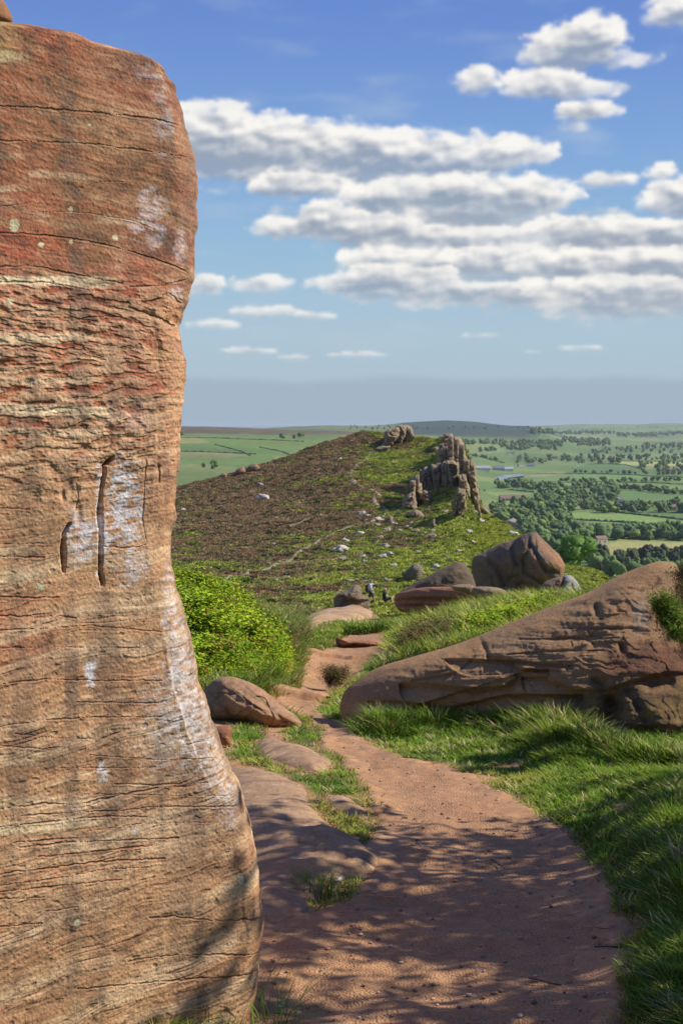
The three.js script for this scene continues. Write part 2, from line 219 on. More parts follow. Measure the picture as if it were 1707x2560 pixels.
const slabBpx = [[560,2065],[650,2055],[760,2072],[850,2085],[900,2110],[950,2150],[930,2180],[870,2200],[800,2240],[760,2290],[640,2310],[560,2310]];
const slabCpx = [[650,1850],[700,1852],[760,1870],[825,1900],[830,1915],[790,1930],[720,1915],[660,1895],[640,1870]];
const slabDpx = [[820,1990],[860,1990],[900,2015],[925,2050],[900,2050],[850,2030],[815,2010]];
const slabEpx = [[742,1560],[790,1535],[850,1520],[915,1518],[932,1530],[928,1545],[870,1555],[810,1560],[770,1580],[745,1578]];
const pathW = onGround(pathPx), slabs = [slabApx, slabBpx, slabCpx, slabDpx, slabEpx].map(onGround);
const bareSpots = [[1560,2325,75,20],[1275,1920,45,9],[1300,1905,22,7],[1560,2020,35,11],[1210,1945,40,8],[545,1800,45,40],[690,1760,60,12]].map(([x, y, rx, ry]) => { const p = hit(x, y), q = hit(x + rx, y), r = hit(x, y - ry); return [p.x, p.z, Math.abs(q.x - p.x), Math.abs(r.z - p.z)]; });
const leftBarePx = [[480,1780],[700,1790],[770,1860],[806,1880],[960,2060],[925,2130],[870,2200],[600,2330],[420,2330]], leftGrassPx = [[575,1812],[655,1798],[662,1850],[650,1880],[720,1925],[800,1938],[832,1925],[770,1885],[700,1830],[745,1812],[800,1872],[845,1892],[880,1935],[945,2050],[952,2080],[915,2130],[865,2112],[840,2062],[780,2048],[775,1988],[720,1952],[640,1922],[570,1902]];
const leftBare = onGround(leftBarePx), leftGrass = onGround(leftGrassPx);
const boxed = P => [Math.min(...P.map(p => p[0])), Math.max(...P.map(p => p[0])), Math.min(...P.map(p => p[1])), Math.max(...P.map(p => p[1]))];
const zones = [pathW, ...slabs].map(P => [P, boxed(P)]);
function bare(x, z) {                  // how far inside path or slab, in metres (negative outside)
  let b = -9; for (const [P, q] of zones) if (x > q[0] - 0.6 && x < q[1] + 0.6 && z > q[2] - 0.6 && z < q[3] + 0.6) b = Math.max(b, polySD(x, z, P));
  if (b < 0.2 && inPoly(x, z, leftBare)) b = Math.max(b, -polySD(x, z, leftGrass));
  for (const [cx, cz, rx, rz] of bareSpots) { const q = Math.hypot((x - cx) / rx, (z - cz) / rz); if (q < 1.3) b = Math.max(b, (1 - q) * rx * 0.5); }
  return b;
}
// colours of the soil and turf under the plants
const SAND = [0.55, 0.29, 0.132], SAND2 = [0.42, 0.215, 0.1], TURF = [0.055, 0.085, 0.02], EARTH = [0.16, 0.085, 0.04];
function nearColor(x, z, d) {
  const n = fbm(x * 1.1, z * 1.1, 21, 3), m = fbm(x * 5, z * 5, 22, 2);
  let c = mix3(TURF, [0.10, 0.115, 0.03], clamp(0.5 + n * 1.2)); c = mix3(c, EARTH, clamp(m * 1.4 - 0.15));
  if (d < 110) { const b = bare(x, z); c = mix3(c, mix3(SAND, SAND2, clamp(0.5 + n)), sstep(-0.22, 0.02, b + m * 0.12)); }
  return c;
}
const HEATHER = [0.225, 0.155, 0.075], HEATH2 = [0.16, 0.145, 0.06], MOSS = [0.24, 0.27, 0.04], STRAW = [0.46, 0.40, 0.20], FERN = [0.20, 0.30, 0.035];
function hillMix(x, z, d) {            // 0 brown heather .. 1 green bilberry and grass, with straw patches
  const u = x / d, n = fbm(x * 0.03, z * 0.03, 31, 3), m = fbm(x * 0.12, z * 0.12, 32, 3), px = 853.5 + F * u, py = toPx(x, EYE + elev(u, d), -d)[1];
  // the upper left flank is heather, the flank under the crag and the foot are green
  let g = 0.10 + sstep(650, 1200, px + n * 260) * 0.62 + sstep(1310, 1450, py + n * 130) * 0.50 + sstep(1040, 1180, px) * sstep(1200, 1290, py) * 0.6;
  g += sstep(880, 1010, px) * sstep(1180, 1110, py) * 0.12;
  g += n * 0.85 + m * 0.95 - 0.06;
  const s = sstep(0.28, 0.46, fbm(x * 0.05 + 9, z * 0.08, 41, 3) + 0.25 * sstep(1330, 1420, py) * sstep(560, 700, px) * sstep(1000, 860, px) - 0.04);
  return [clamp(g), s * 0.8, n, m];
}
function hillColor(x, z, d) { const [g, s, n, m] = hillMix(x, z, d); let c = mix3(mix3(HEATHER, HEATH2, clamp(0.5 + m * 1.3)), mix3(MOSS, FERN, clamp(0.5 + n * 1.5)), sstep(0.3, 0.72, g)); return mix3(c, STRAW, s * 0.7); }
// fields of the valley and the moor, traced where they stand out and patchwork elsewhere
const FIELDS = [[[[1551,1154],[1620,1156],[1720,1158],[1720,1168],[1620,1166],[1548,1164]],[0.42,0.40,0.14]],[[[1500,1362],[1540,1350],[1600,1349],[1720,1355],[1720,1378],[1600,1380],[1530,1385],[1490,1390]],[0.34,0.31,0.11]],[[[1405,1292],[1440,1283],[1500,1281],[1600,1290],[1720,1303],[1720,1318],[1600,1308],[1480,1298]],[0.20,0.29,0.07]],
  [[[1210,1230],[1260,1226],[1330,1232],[1310,1243],[1240,1240]],[0.20,0.28,0.08]],[[[1290,1200],[1400,1186],[1560,1187],[1720,1196],[1720,1212],[1560,1205],[1420,1206],[1330,1206]],[0.155,0.235,0.06]],[[[1430,1172],[1470,1162],[1540,1162],[1610,1176],[1600,1188],[1500,1188],[1430,1182]],[0.10,0.18,0.05]],[[[1260,1182],[1400,1176],[1430,1182],[1370,1188],[1270,1188]],[0.24,0.25,0.10]],
  [[[1560,1230],[1720,1238],[1720,1262],[1600,1260],[1540,1250]],[0.11,0.19,0.05]],[[[1400,1206],[1700,1214],[1720,1226],[1560,1222],[1420,1216]],[0.17,0.245,0.07]],[[[1160,1108],[1250,1112],[1260,1130],[1160,1135]],[0.19,0.23,0.075]],[[[1345,1082],[1400,1090],[1500,1092],[1480,1098],[1380,1096],[1340,1088]],[0.25,0.28,0.11]],[[[1590,1135],[1660,1130],[1720,1133],[1720,1142],[1600,1144]],[0.17,0.22,0.07]],
  [[[420,1094],[500,1096],[525,1108],[420,1112]],[0.24,0.24,0.08]],[[[430,1128],[560,1132],[620,1138],[560,1142],[440,1140]],[0.22,0.21,0.09]],[[[420,1112],[560,1112],[700,1128],[640,1134],[430,1126]],[0.10,0.17,0.04]],[[[560,1092],[700,1102],[830,1108],[830,1118],[700,1126],[580,1110]],[0.13,0.19,0.045]]].map(([P, c]) => [P, boxed(P), c]);
function farColor(x, z, d) {
  const u = x / d, y = EYE + elev(u, d), [px, py] = toPx(x, y, -d), n = fbm(x * 0.0022, z * 0.0022, 51, 4), m = fbm(x * 0.014, z * 0.014, 52, 3);
  // patchwork: cells with a tint each
  const cx = x / 260 + noise(x * 0.002, z * 0.002, 3) * 0.9, cz = z / 420 + noise(x * 0.002, z * 0.002, 8) * 0.9; let b1 = 9, id = 0;
  for (let i = -1; i <= 1; i++) for (let j = -1; j <= 1; j++) { const a = Math.floor(cx) + i, b = Math.floor(cz) + j, h = PERM[(PERM[a & 255] + b) & 255], k = Math.hypot(cx - a - 0.2 - h / 426, cz - b - 0.2 - PERM[h] / 426); if (k < b1) { b1 = k; id = PERM[h + 7]; } }
  const q = id / 255; let c = q < 0.4 ? mix3([0.095, 0.16, 0.042], [0.13, 0.20, 0.05], q / 0.4) : q < 0.85 ? mix3([0.13, 0.20, 0.05], [0.17, 0.225, 0.065], (q - 0.4) / 0.45) : [0.21, 0.23, 0.08];
  for (const [P, w, k] of FIELDS) if (px > w[0] && px < w[1] && py > w[2] && py < w[3] && inPoly(px + m * 7, py + n * 3, P)) c = k;
  if (px < 1000) {                     // moor on the skyline of the near ridge, rough pasture below it
    const moor = sstep(1091, 1084, py + n * 6 + Math.max(0, (px - 800) * 0.02)) * (d < 3600 ? 1 : 0.3);
    c = mix3(c, mix3([0.105, 0.082, 0.048], [0.21, 0.165, 0.09], clamp(m * 1.6)), moor);
    c = mix3(c, [0.10, 0.15, 0.04], sstep(1150, 1190, py) * 0.7); c = mix3(c, [0.15, 0.135, 0.06], sstep(0.12, 0.3, n + m * 0.3) * sstep(1140, 1180, py) * 0.8);
  } else if (d > 5400 && d < 8200 && px < 1480) { c = mix3(c, [0.02, 0.045, 0.038], sstep(1100, 1084, py + n * 9) * 0.95); }
  const v = 1.12 + n * 0.35 + m * 0.35; return [c[0] * v * 0.98, c[1] * v * 1.03, c[2] * v * 0.85];
}
// ---------------------------------------------------------------- the ground as one sheet in three rings, out to the horizon
const angles = (() => { const a = []; const half = 17.5, step = 0.075; for (let t = -half; t <= half + 1e-6; t += step) a.push(t); const out = []; let s = step, t = half; while (t < 176) { s *= 1.28; t += s; if (t < 177) out.push(t); } return [...out.slice().reverse().map(v => -v), ...a, ...out].map(v => v * Math.PI / 180); })();
function ring(radii, colorOf, uvScale, every = 1) {
  const A = angles.filter((_, i) => every === 1 || i % every === 0), n = A.length, m = radii.length, pos = new Float32Array(n * m * 3), col = new Float32Array(n * m * 3), uv = new Float32Array(n * m * 2), idx = new Uint32Array((m - 1) * n * 6);
  for (let j = 0; j < m; j++) for (let i = 0; i < n; i++) {
    const k = j * n + i, r = radii[j] / Math.cos(clamp(A[i], -0.5, 0.5)), x = Math.sin(A[i]) * r, z = -Math.cos(A[i]) * r, [u, d] = polar(x, z), c = colorOf(x, z, d);
    pos.set([x, groundY(x, z), z], k * 3); col.set(c, k * 3); uv.set([x * uvScale, -z * uvScale], k * 2);
  }
  let o = 0; for (let j = 0; j < m - 1; j++) for (let i = 0; i < n; i++) { const a = j * n + i, b = j * n + (i + 1) % n, c = a + n, e = b + n; idx.set([a, b, e, a, e, c], o); o += 6; }
  return geoFrom(pos, idx, col, uv);
}
const geom = (a, b, n) => Array.from({ length: n + 1 }, (_, i) => a * Math.pow(b / a, i / n));
const nearRadii = [0.4, 1, 2, 3, 4, 5, 6, ...geom(7, 60, 230)];
structure(new THREE.Mesh(ring(nearRadii, (x, z, d) => nearColor(x, z, d), 1, 1), groundMat(0.7, 0.03)), 'ground', 'turf and sandy earth bank on both sides of the path');
const hillRadii = geom(60, 640, 300);
structure(new THREE.Mesh(ring(hillRadii, (x, z, d) => mix3(nearColor(x, z, d), hillColor(x, z, d), sstep(62, 110, d)), 0.2), groundMat(1, 0.12)), 'hillside', 'heather and grass slope of the hill below the crag');
const farRadii = (() => { const r = [640]; while (r[r.length - 1] < 23000) { const d = r[r.length - 1]; r.push(d * (d < 1500 ? 1.02 : d < 4500 ? 1.0115 : d < 9000 ? 1.012 : 1.03)); } return r; })();
structure(new THREE.Mesh(ring(farRadii, farColor, 0.01), groundMat(1, 1.2)), 'valley', 'green farmland of the valley and the moorland hills beyond');

// a sheet that follows the ground inside an outline: paths, slabs
function sheet(P, res, heightOf, colorOf, uvs = 1, margin = 0.12) {
  const [x0, x1, z0, z1] = boxed(P), nx = Math.ceil((x1 - x0 + 2 * margin) / res), nz = Math.ceil((z1 - z0 + 2 * margin) / res), id = new Int32Array((nx + 1) * (nz + 1)).fill(-1), pos = [], col = [], uv = [], idx = [], sd = new Float32Array((nx + 1) * (nz + 1));
  for (let j = 0; j <= nz; j++) for (let i = 0; i <= nx; i++) sd[j * (nx + 1) + i] = polySD(x0 - margin + i * res, z0 - margin + j * res, P);
  const vert = (i, j) => { const k = j * (nx + 1) + i; if (id[k] < 0) { id[k] = pos.length / 3; const x = x0 - margin + i * res, z = z0 - margin + j * res; pos.push(x, groundY(x, z) + heightOf(x, z, sd[k]), z); col.push(...colorOf(x, z, sd[k])); uv.push(x * uvs, -z * uvs); } return id[k]; };
  for (let j = 0; j < nz; j++) for (let i = 0; i < nx; i++) { const k = j * (nx + 1) + i; if (Math.max(sd[k], sd[k + 1], sd[k + nx + 1], sd[k + nx + 2]) > -margin) { const a = vert(i, j), b = vert(i + 1, j), c = vert(i, j + 1), e = vert(i + 1, j + 1); idx.push(a, c, b, b, c, e); } }
  return geoFrom(pos, idx, col, uv);
}
{ // the trodden path: sand, gravel, hollows of feet, steps worn across it
  const steps = [[760, 1752, 0.16], [850, 1648, 0.12]].map(([x, y, h]) => [hit(x, y).z, h]);
  const g = sheet(pathW, 0.045, (x, z, s) => {
    let h = 0.012 + fbm(x * 2.2, z * 2.2, 61, 3) * 0.035 + fbm(x * 5, z * 5, 62, 3) * 0.022 + fbm(x * 17, z * 17, 68, 2) * 0.005 - 0.03 * sstep(0, 0.5, s);
    for (const [sz, sh] of steps) h += sh * sstep(0.0, -0.12, z - sz + fbm(x * 2, z, 63, 2) * 0.15) * sstep(-2.4, -0.3, z - sz);
    return h + Math.min(0, s) * 0.5;
  }, (x, z, s) => {
    const n = fbm(x * 0.9, z * 0.9, 64, 3), m = fbm(x * 6, z * 6, 65, 3), q = noise(x * 24, z * 24, 66); let c = mix3(SAND, SAND2, clamp(0.45 + n * 1.3 + m * 0.4)); c = mix3(c, [0.33, 0.19, 0.115], clamp(m * 1.8 - 0.25) * 0.8); if (q > 0.42) c = mix3(c, [0.17, 0.105, 0.075], 0.6); if (q < -0.5) c = mix3(c, [0.62, 0.42, 0.28], 0.5); c = mix3(c, [0.35, 0.205, 0.105], clamp(fbm(x * 0.7, z * 2.2, 67, 3) * 1.6));
    const dust = at(845, 2218, 10.75), k = Math.exp(-(((x - dust.x) / 0.17) ** 2 + ((z - dust.z) / 0.26) ** 2)) + m * 0.25; if (k > 0.3) c = mix3(c, [0.62, 0.60, 0.60], clamp(k - 0.3) * 0.9);   // spilt climbing chalk
    return c;
  });
  const mt = groundMat(1.1, 0.0028); structure(new THREE.Mesh(g, mt), 'path', 'trodden reddish sand path winding between the rocks');
}

// ---------------------------------------------------------------- the big gritstone face on the left
{
  // face plane: about 30 degrees turned to the right, 7.2 m off at the frame's edge
  const A0 = at(0, 1500, 7.0), A1 = at(600, 1500, 7.95), tx = A1.x - A0.x, tz = A1.z - A0.z, tl = Math.hypot(tx, tz), ex = tx / tl, ez = tz / tl, nx = -ez, nz = ex;   // along the face and out of it
  const faceAt = (px, py) => { const [u, t] = ray(px, py); // intersect with the vertical plane through A0 along e
    const den = u * nx - nz, d = (A0.x * nx + A0.z * nz) / den; return [(u * d - A0.x) * ex + (-d - A0.z) * ez, EYE - t * d]; };    // (metres along, height)
  const facePx = (a, y) => toPx(A0.x + ex * a, y, A0.z + ez * a);
  const edge = [[40,2620],[634,2600],[637,2495],[644,2395],[645,2350],[637,2265],[626,2155],[616,2070],[600,1993],[567,1906],[534,1808],[501,1710],[479,1612],[458,1536],[436,1470],[424,1405],[422,1330],[427,1252],[434,1176],[441,1100],[452,1013],[459,926],[458,850],[452,806],[468,752],[488,697],[498,610],[506,523],[510,447],[495,349],[479,251],[463,197]].slice(1);
  const edgeF = edge.map(([x, y]) => { const [a, h] = faceAt(x, y); return [h, a]; }).sort((p, q) => p[0] - q[0]);
  const edgeA0 = smoothCurve(edgeF), pxWant = smoothCurve(edge.map(([x, y]) => [faceAt(x, y)[1], x]).sort((p, q) => p[0] - q[0]));
  const edgeFix = smoothCurve(Array.from({ length: 90 }, (_, i) => { const y = -0.3 + i * 0.072; let a = edgeA0(y); for (let k = 0; k < 6; k++) { let m = -1e9; for (let t = 0; t <= 1.571; t += 0.06) { const aa = a - 0.34 + Math.sin(t) * 0.34, b = -(1 - Math.cos(t)) * 0.425; m = Math.max(m, toPx(A0.x + ex * aa + nx * b, y, A0.z + ez * aa + nz * b)[0]); } a += (pxWant(y) + 3 - m) / F * 8 / ex; } return [y, a]; }));
  const edgeA = y => edgeFix(y);
  const topPx = [[-700,60],[-300,52],[0,52],[60,57],[130,62],[190,74],[228,80],[262,98],[327,115],[370,126],[405,140],[430,152],[447,164],[463,190]];
  const topF = smoothCurve(topPx.map(([x, y]) => faceAt(x, y)).map(([a, h]) => [a, h]));
  const yB = -0.35, yCorner = faceAt(463, 190)[1];
  const z1 = (p) => p.map(([x, y]) => [x * 0.4464, y * 0.4464]), z2 = p => p.map(([x, y]) => [x * 0.4464, 850 + y * 0.4464]), z3 = p => p.map(([x, y]) => [x * 0.4464, 1700 + y * 0.4464]);
  const cracks = [ // polyline, half width px, depth m, redness
    [z1([[-600,570],[0,575],[150,580],[300,590],[450,605],[600,615],[800,635],[950,655],[1120,695]]),3.2,.035,.1],[z1([[-600,770],[0,775],[200,780],[400,788],[600,797],[700,815],[850,830],[1000,850],[1130,866]]),2.6,.025,.1],
    [z1([[-400,1290],[0,1300],[200,1310],[400,1330],[600,1365],[750,1405],[900,1450],[1110,1524]]),2.8,.03,.3],[z1([[0,1155],[150,1140],[250,1115],[420,1060],[600,1010],[750,1010]]),2,.012,.5],[z1([[740,1605],[900,1600],[1080,1565]]),2.5,.02,.2],[z1([[730,1725],[850,1760],[950,1800],[1030,1825]]),5,.05,.2],[z1([[860,1690],[960,1640],[1060,1700]]),4,.03,.2],
    [z1([[400,1795],[550,1775],[680,1778]]),3,.025,.4],[z1([[0,1940],[150,1940],[350,1955],[480,1960]]),4,.03,.1],[z1([[180,1185],[420,1180],[560,1195],[780,1230],[900,1280]]),2,.012,.6],[z1([[0,1490],[200,1490],[400,1530],[700,1590]]),3,.018,.2],[z1([[0,1580],[250,1580],[430,1610],[560,1630]]),3,.022,.2],
    [z2([[625,670],[592,705],[580,800],[572,900],[568,1000],[570,1100],[566,1200],[570,1300],[586,1365]]),4,.10,0],[z2([[390,1035],[364,1085],[358,1150],[364,1220],[364,1295]]),3.6,.09,0],[z2([[884,700],[890,800]]),5,.035,.2],[z2([[812,680],[806,800],[800,1000],[822,1130]]),4,.012,.1],[z2([[430,800],[445,860],[430,960]]),4,.018,.1],
    [z2([[-100,940],[170,950]]),2.2,.015,.3],[z2([[-100,1148],[250,1140]]),2,.015,.6],[z2([[-100,1212],[250,1220]]),2.4,.02,.7],[z2([[-100,1440],[200,1445],[340,1440]]),3,.02,.9],[z2([[-100,1545],[150,1550],[250,1538],[430,1560]]),3,.022,.8],[z2([[-100,1632],[300,1615],[500,1600],[900,1635]]),2.2,.015,.4],[z2([[-100,1935],[250,1900],[600,1910],[900,1905]]),2.2,.02,.4],[z2([[-100,1730],[300,1720],[780,1725]]),2,.012,.6],[z2([[560,1155],[700,1165],[830,1150]]),2.2,.015,.1],
    [z3([[-100,275],[250,225],[500,210],[900,205]]),2.2,.018,.5],[z3([[-100,735],[0,725],[250,690],[430,700],[600,660],[880,605]]),2.6,.025,.5],[z3([[-100,770],[0,765],[400,740],[700,730],[850,710],[1340,710]]),2.2,.02,.5],[z3([[-100,830],[300,790],[600,760],[820,765]]),2.4,.022,.8],[z3([[430,125],[900,130]]),2,.016,.2],[z3([[70,910],[430,880]]),2.4,.02,.8],[z3([[100,935],[400,905],[700,895],[1000,885]]),2.4,.02,.8],[z3([[210,990],[500,960],[850,925]]),2.4,.02,.9],[z3([[-100,1090],[0,1080],[300,1050],[500,1020],[920,1000]]),3,.03,.5],[z3([[-100,1160],[300,1110],[560,1060],[830,1045]]),2.2,.018,.6],[z3([[-100,1195],[300,1150],[680,1115]]),2.2,.018,.8],[z3([[-100,1228],[240,1215]]),2.4,.02,.9],[z3([[240,1295],[430,1270]]),2.6,.02,.8],[z3([[-100,1345],[200,1290]]),2,.014,.5],[z3([[-100,1390],[230,1360]]),2.6,.02,.8],[z3([[640,580],[860,590],[1180,575]]),2.2,.02,.2],[z3([[330,495],[900,490]]),2,.014,.6],[z3([[720,1580],[900,1548],[1200,1538],[1480,1540]]),3,.02,.2],[z3([[440,1735],[700,1710],[1000,1685],[1300,1660],[1480,1640]]),3.4,.025,.2],[z3([[840,1335],[960,1325],[1200,1350],[1480,1340]]),4,.02,.2],[z3([[0,370],[250,385],[400,360]]),2,.014,.8],[z3([[80,300],[300,325],[520,330]]),2,.014,.6],[z3([[400,640],[700,640],[1000,650],[1330,650]]),1.8,.012,.3],[z3([[450,850],[800,800],[1180,800]]),1.8,.012,.4],[z3([[500,420],[900,450],[1250,440]]),1.8,.012,.2]];
  for (const c of cracks) c.b = [Math.min(...c[0].map(p => p[0])) - c[1] * 5, Math.max(...c[0].map(p => p[0])) + c[1] * 5, Math.min(...c[0].map(p => p[1])) - c[1] * 6, Math.max(...c[0].map(p => p[1])) + c[1] * 6];
  const chalk = [[315,1270,38,95,1.0],[300,1190,20,50,.6],[205,1345,38,60,.85],[262,1340,14,60,.8],[330,1420,40,40,.6],[250,1300,9,120,1.0],[228,1680,16,36,1.0],[258,1935,13,22,1.0],[335,2077,9,10,.9],[395,520,38,55,.42],[400,590,35,25,.42],[440,300,30,40,.35],[350,560,22,20,.4],[470,610,20,40,.45],[455,730,22,26,.45],[420,380,14,6,.5],[432,1500,26,90,.4],[450,1620,40,110,.42],[470,1720,50,110,.42],[505,1820,55,90,.45],[545,1930,45,80,.4],[575,2010,30,60,.3],[425,1850,80,80,.28],[430,1750,70,80,.3],[395,175,30,20,.3],[430,220,20,40,.35],[340,1050,60,30,.15],[190,2020,20,14,.15]];
  const lichen = [[190,520,7,9],[25,755,10,10],[110,612,8,7],[45,560,14,20],[105,1468,15,12],[245,306,6,4],[185,604,6,6],[300,595,9,12],[192,2305,9,8],[600,2195,8,12]];
  const bands = [[700, 17, -99, 330, .012, 60, 1], [850, 15, -99, 250, .0, 0, .75], [835, 12, 160, 270, .0, 0, .5], [1023, 18, -99, 330, .05, 0, .85], [1075, 10, -99, 330, .05, 0, .6], [955, 12, 50, 260, .0, 0, .6], [130, 20, -99, 130, 0, 0, .6], [385, 9, -99, 110, 0, 0, .55], [470, 10, -99, 110, 0, 0, .5], [425, 12, 70, 300, .05, 0, .35], [515, 14, 230, 430, .12, 0, .4], [1380, 20, -99, 120, 0, 0, .4], [1440, 18, -99, 140, 0, 0, .35], [1890, 30, -99, 200, 0, 0, .35], [2070, 16, -99, 300, -.06, 0, .7], [2120, 10, 100, 380, -.06, 0, .5], [2010, 16, -99, 330, -.05, 0, .4]];
  const texW = 800, texH = 1600, aMin = -1.15, aMax = 2.25, yMin = -0.35, yMax = 5.95;
  const cdat = new Uint8Array(texW * texH * 4), hdat = new Float32Array(texW * texH), deep = new Float32Array(texW * texH);
  const PALE = rgb(212, 182, 142), TAN = rgb(188, 143, 101), RED = rgb(164, 84, 53), BROWN = rgb(140, 92, 63), GREY = rgb(116, 98, 82), DARK = rgb(76, 57, 45), WHITE = rgb(212, 206, 203), OLIVE = rgb(150, 124, 66), CREAM = rgb(224, 204, 160);
  const texel = (i, j) => {
    const a = lerp(aMin, aMax, (i + 0.5) / texW), y = lerp(yMin, yMax, (j + 0.5) / texH), [px, py] = facePx(a, y);
    const warp = fbm(a * 1.3, y * 1.3, 1, 3) * 0.10 + (py < 900 ? (a * 0.10) : -a * 0.09), ys = y + warp;
    const s1 = noise(a * 0.7, ys * 7, 2), s2 = fbm(a * 1.6, ys * 19, 3, 2), s3 = fbm(a * 3.5, ys * 48, 4, 2), g1 = noise(a * 55, y * 55, 5), g2 = noise(a * 130, y * 130, 6), big = fbm(a * 0.9, y * 0.9, 7, 3), blot = fbm(a * 4, y * 4, 8, 3), streak = fbm(a * 5.5, y * 0.5, 9, 3);
    const flaky = sstep(640, 760, py) * sstep(1330, 1120, py) * (1 - 0.6 * sstep(330, 450, px)), up = sstep(900, 640, py), low = sstep(1250, 1500, py);
    // relief
    let h = s1 * 0.005 + s2 * 0.0055 * (0.6 + low * 0.5) + s3 * 0.0040 + g1 * 0.0032 + g2 * 0.0026 + blot * 0.006 + fbm(a * 24, y * 30, 44, 2) * 0.004;
    const fl = fbm(a * 7, ys * 26, 12, 3) + 0.1; h += flaky * (sstep(-0.05, 0.14, fl) * 0.011 + fbm(a * 26, y * 30, 13, 2) * 0.008);
    const lines = ridge(a * 0.8 + blot * 0.1, ys * 9.5, 14, 2), lineMask = clamp((0.15 + low * 0.5) * (0.3 + noise(a * 2.2, ys * 5, 15) * 2.0)); const groove = sstep(0.80, 0.96, lines) * lineMask; h -= groove * 0.008;
    const flat2 = ridge(a * 1.7, ys * 23, 16, 1), gr2 = sstep(0.80, 0.97, flat2) * clamp(noise(a * 3, ys * 8, 17) * 2.4 - 0.2) * (0.3 + low * 0.7); h -= gr2 * 0.006;
    const pit = sstep(0.42, 0.6, noise(a * 15, y * 26, 18)) * (0.3 + low * 0.6 + flaky) ; h -= pit * 0.008;
    let redc = 0, crackc = 0;
    for (const c of cracks) if (px > c.b[0] && px < c.b[1] && py > c.b[2] && py < c.b[3]) {
      const wob = (noise(a * 22, y * 22, 20) + noise(a * 60, y * 60, 21) * 0.5) * c[1] * 1.1, [q, side] = linesDist(px + wob * 0.3, py + wob, c[0]), w = c[1] * (c[2] > 0.08 ? 0.9 : 0.55) * (0.75 + noise(a * 6, y * 6, 22) * 1.1);
      if (q < w * 5) { const k = Math.exp(-((q / w) ** 2)); if (c[2] > 0.08) deep[j * texW + i] -= c[2] * k; else h -= c[2] * k * 0.7; crackc = Math.max(crackc, k); redc = Math.max(redc, c[3] * Math.exp(-q / (w * 2.2))); if (side > 0 && c[2] < 0.1) h += 0.006 * Math.exp(-q / (w * 2.5)) * (1 - k); }
    }
    // the crack's lip and the hollow round it
    const hol = Math.exp(-(((px - 300) / 130) ** 2 + ((py - 1330) / 190) ** 2)); h -= hol * 0.03 * (0.6 + noise(a * 2, y * 3, 23));
    const drip = sstep(0.12, 0.4, fbm(a * 6, y * 3.2, 24, 3)) * Math.exp(-(((px - 170) / 80) ** 2 + ((py - 1240) / 55) ** 2)); h -= drip * 0.035;
    // colour: beds of different sand, iron bands, stains, grains, chalk, lichen
    const mot = fbm(a * 9, ys * 14, 41, 4), mot2 = fbm(a * 2.6, ys * 4.5, 42, 3);
    let c = mix3(TAN, BROWN, clamp(up * 0.7 + 0.15 + big * 0.5 + s2 * 0.3 + mot2 * 0.5));
    c = mix3(c, PALE, clamp((s1 + 0.12 + s3 * 0.5) * 1.5) * (0.32 + low * 0.42) * (1 - up * 0.35));
    const iron = clamp(0.35 * sstep(1450, 1000, py) + sstep(520, 700, py) * sstep(1180, 1000, py) * sstep(430, 250, px + big * 200) * 0.95 + sstep(1480, 1540, py) * sstep(1760, 1600, py) * sstep(230, 60, px) * 0.5 + 0.25 * up * sstep(330, 120, px)) * clamp(0.62 + s2 * 1.4 + blot * 0.7);
    c = mix3(c, RED, iron);
    for (const B of bands) { let q = Math.abs(py - B[0] - px * B[4]) / B[1]; if (q < 2 && px > B[2] && px < B[3]) { q = Math.abs(py - B[0] - px * B[4] - noise(a * 2.5, 0.5, B[0]) * 9) / B[1] + fbm(a * 9, y * 22, 30, 2) * 0.55; if (q < 1) c = mix3(c, CREAM, sstep(1, 0.6, q) * sstep(B[2], B[2] + 30, px) * sstep(B[3], B[3] - 90, px) * B[6] * 0.85); } }
    if (flaky > 0.02) { const f = sstep(-0.02, 0.14, fl) * flaky; c = mix3(c, PALE, f * 0.42); }
    c = mix3(c, RED, clamp(redc * 0.85 + groove * low * 0.45 + gr2 * 0.35 * low)); c = mix3(c, DARK, clamp(crackc * (0.65 - redc * 0.5) + pit * 0.3));
    c = mix3(c, mix3(BROWN, DARK, 0.55 + mot), clamp(mot * 2.5 + mot2 * 1.5 - 0.08 + up * 0.2) * (0.62 + up * 0.16)); c = mix3(c, PALE, clamp(-mot * 1.9 - 0.22 + s3 * 0.5) * 0.45);
    c = mix3(c, OLIVE, clamp(big * 1.6 - 0.05) * 0.35);
    // dark water stains run down; grey film of algae on the right
    const st = clamp(sstep(0.02, 0.36, streak * 1.3 + 0.30 * Math.exp(-(((px - 235) / 90) ** 2)) * sstep(1450, 1600, py) * sstep(2150, 1950, py) + 0.22 * sstep(40, 20, px) * up) * 0.75 * (0.65 + blot)); c = mix3(c, mix3(GREY, DARK, 0.5 + s2), st * 0.85);
    c = mix3(c, GREY, clamp(sstep(330, 520, px + (py - 1500) * -0.12 + big * 160) * sstep(1350, 1500, py) * sstep(2160, 1950, py) * (0.55 + blot * 1.3)) * 0.72);
    c = mix3(c, DARK, clamp(fbm(a * 2.1, y * 2.6, 33, 4) * 2.2 - 0.28) * 0.5);
    for (const [cx, cy, rx, ry, k] of chalk) { const dx = (px - cx) / rx, dy = (py - cy) / ry, q = dx * dx + dy * dy; if (q < 2.6) { const f = clamp((1.1 - q * 0.62) + fbm(a * 15, ys * 30, 35, 5) * 2.3 - 0.25); c = mix3(c, WHITE, f * k * 0.88); } }
    for (const [cx, cy, rx, ry] of lichen) { const q = Math.hypot((px - cx) / rx, (py - cy) / ry) + fbm(a * 20, y * 20, 36, 2) * 0.9; if (q < 1) c = mix3(c, rgb(196, 190, 150), sstep(1, 0.8, q) * 0.85); }
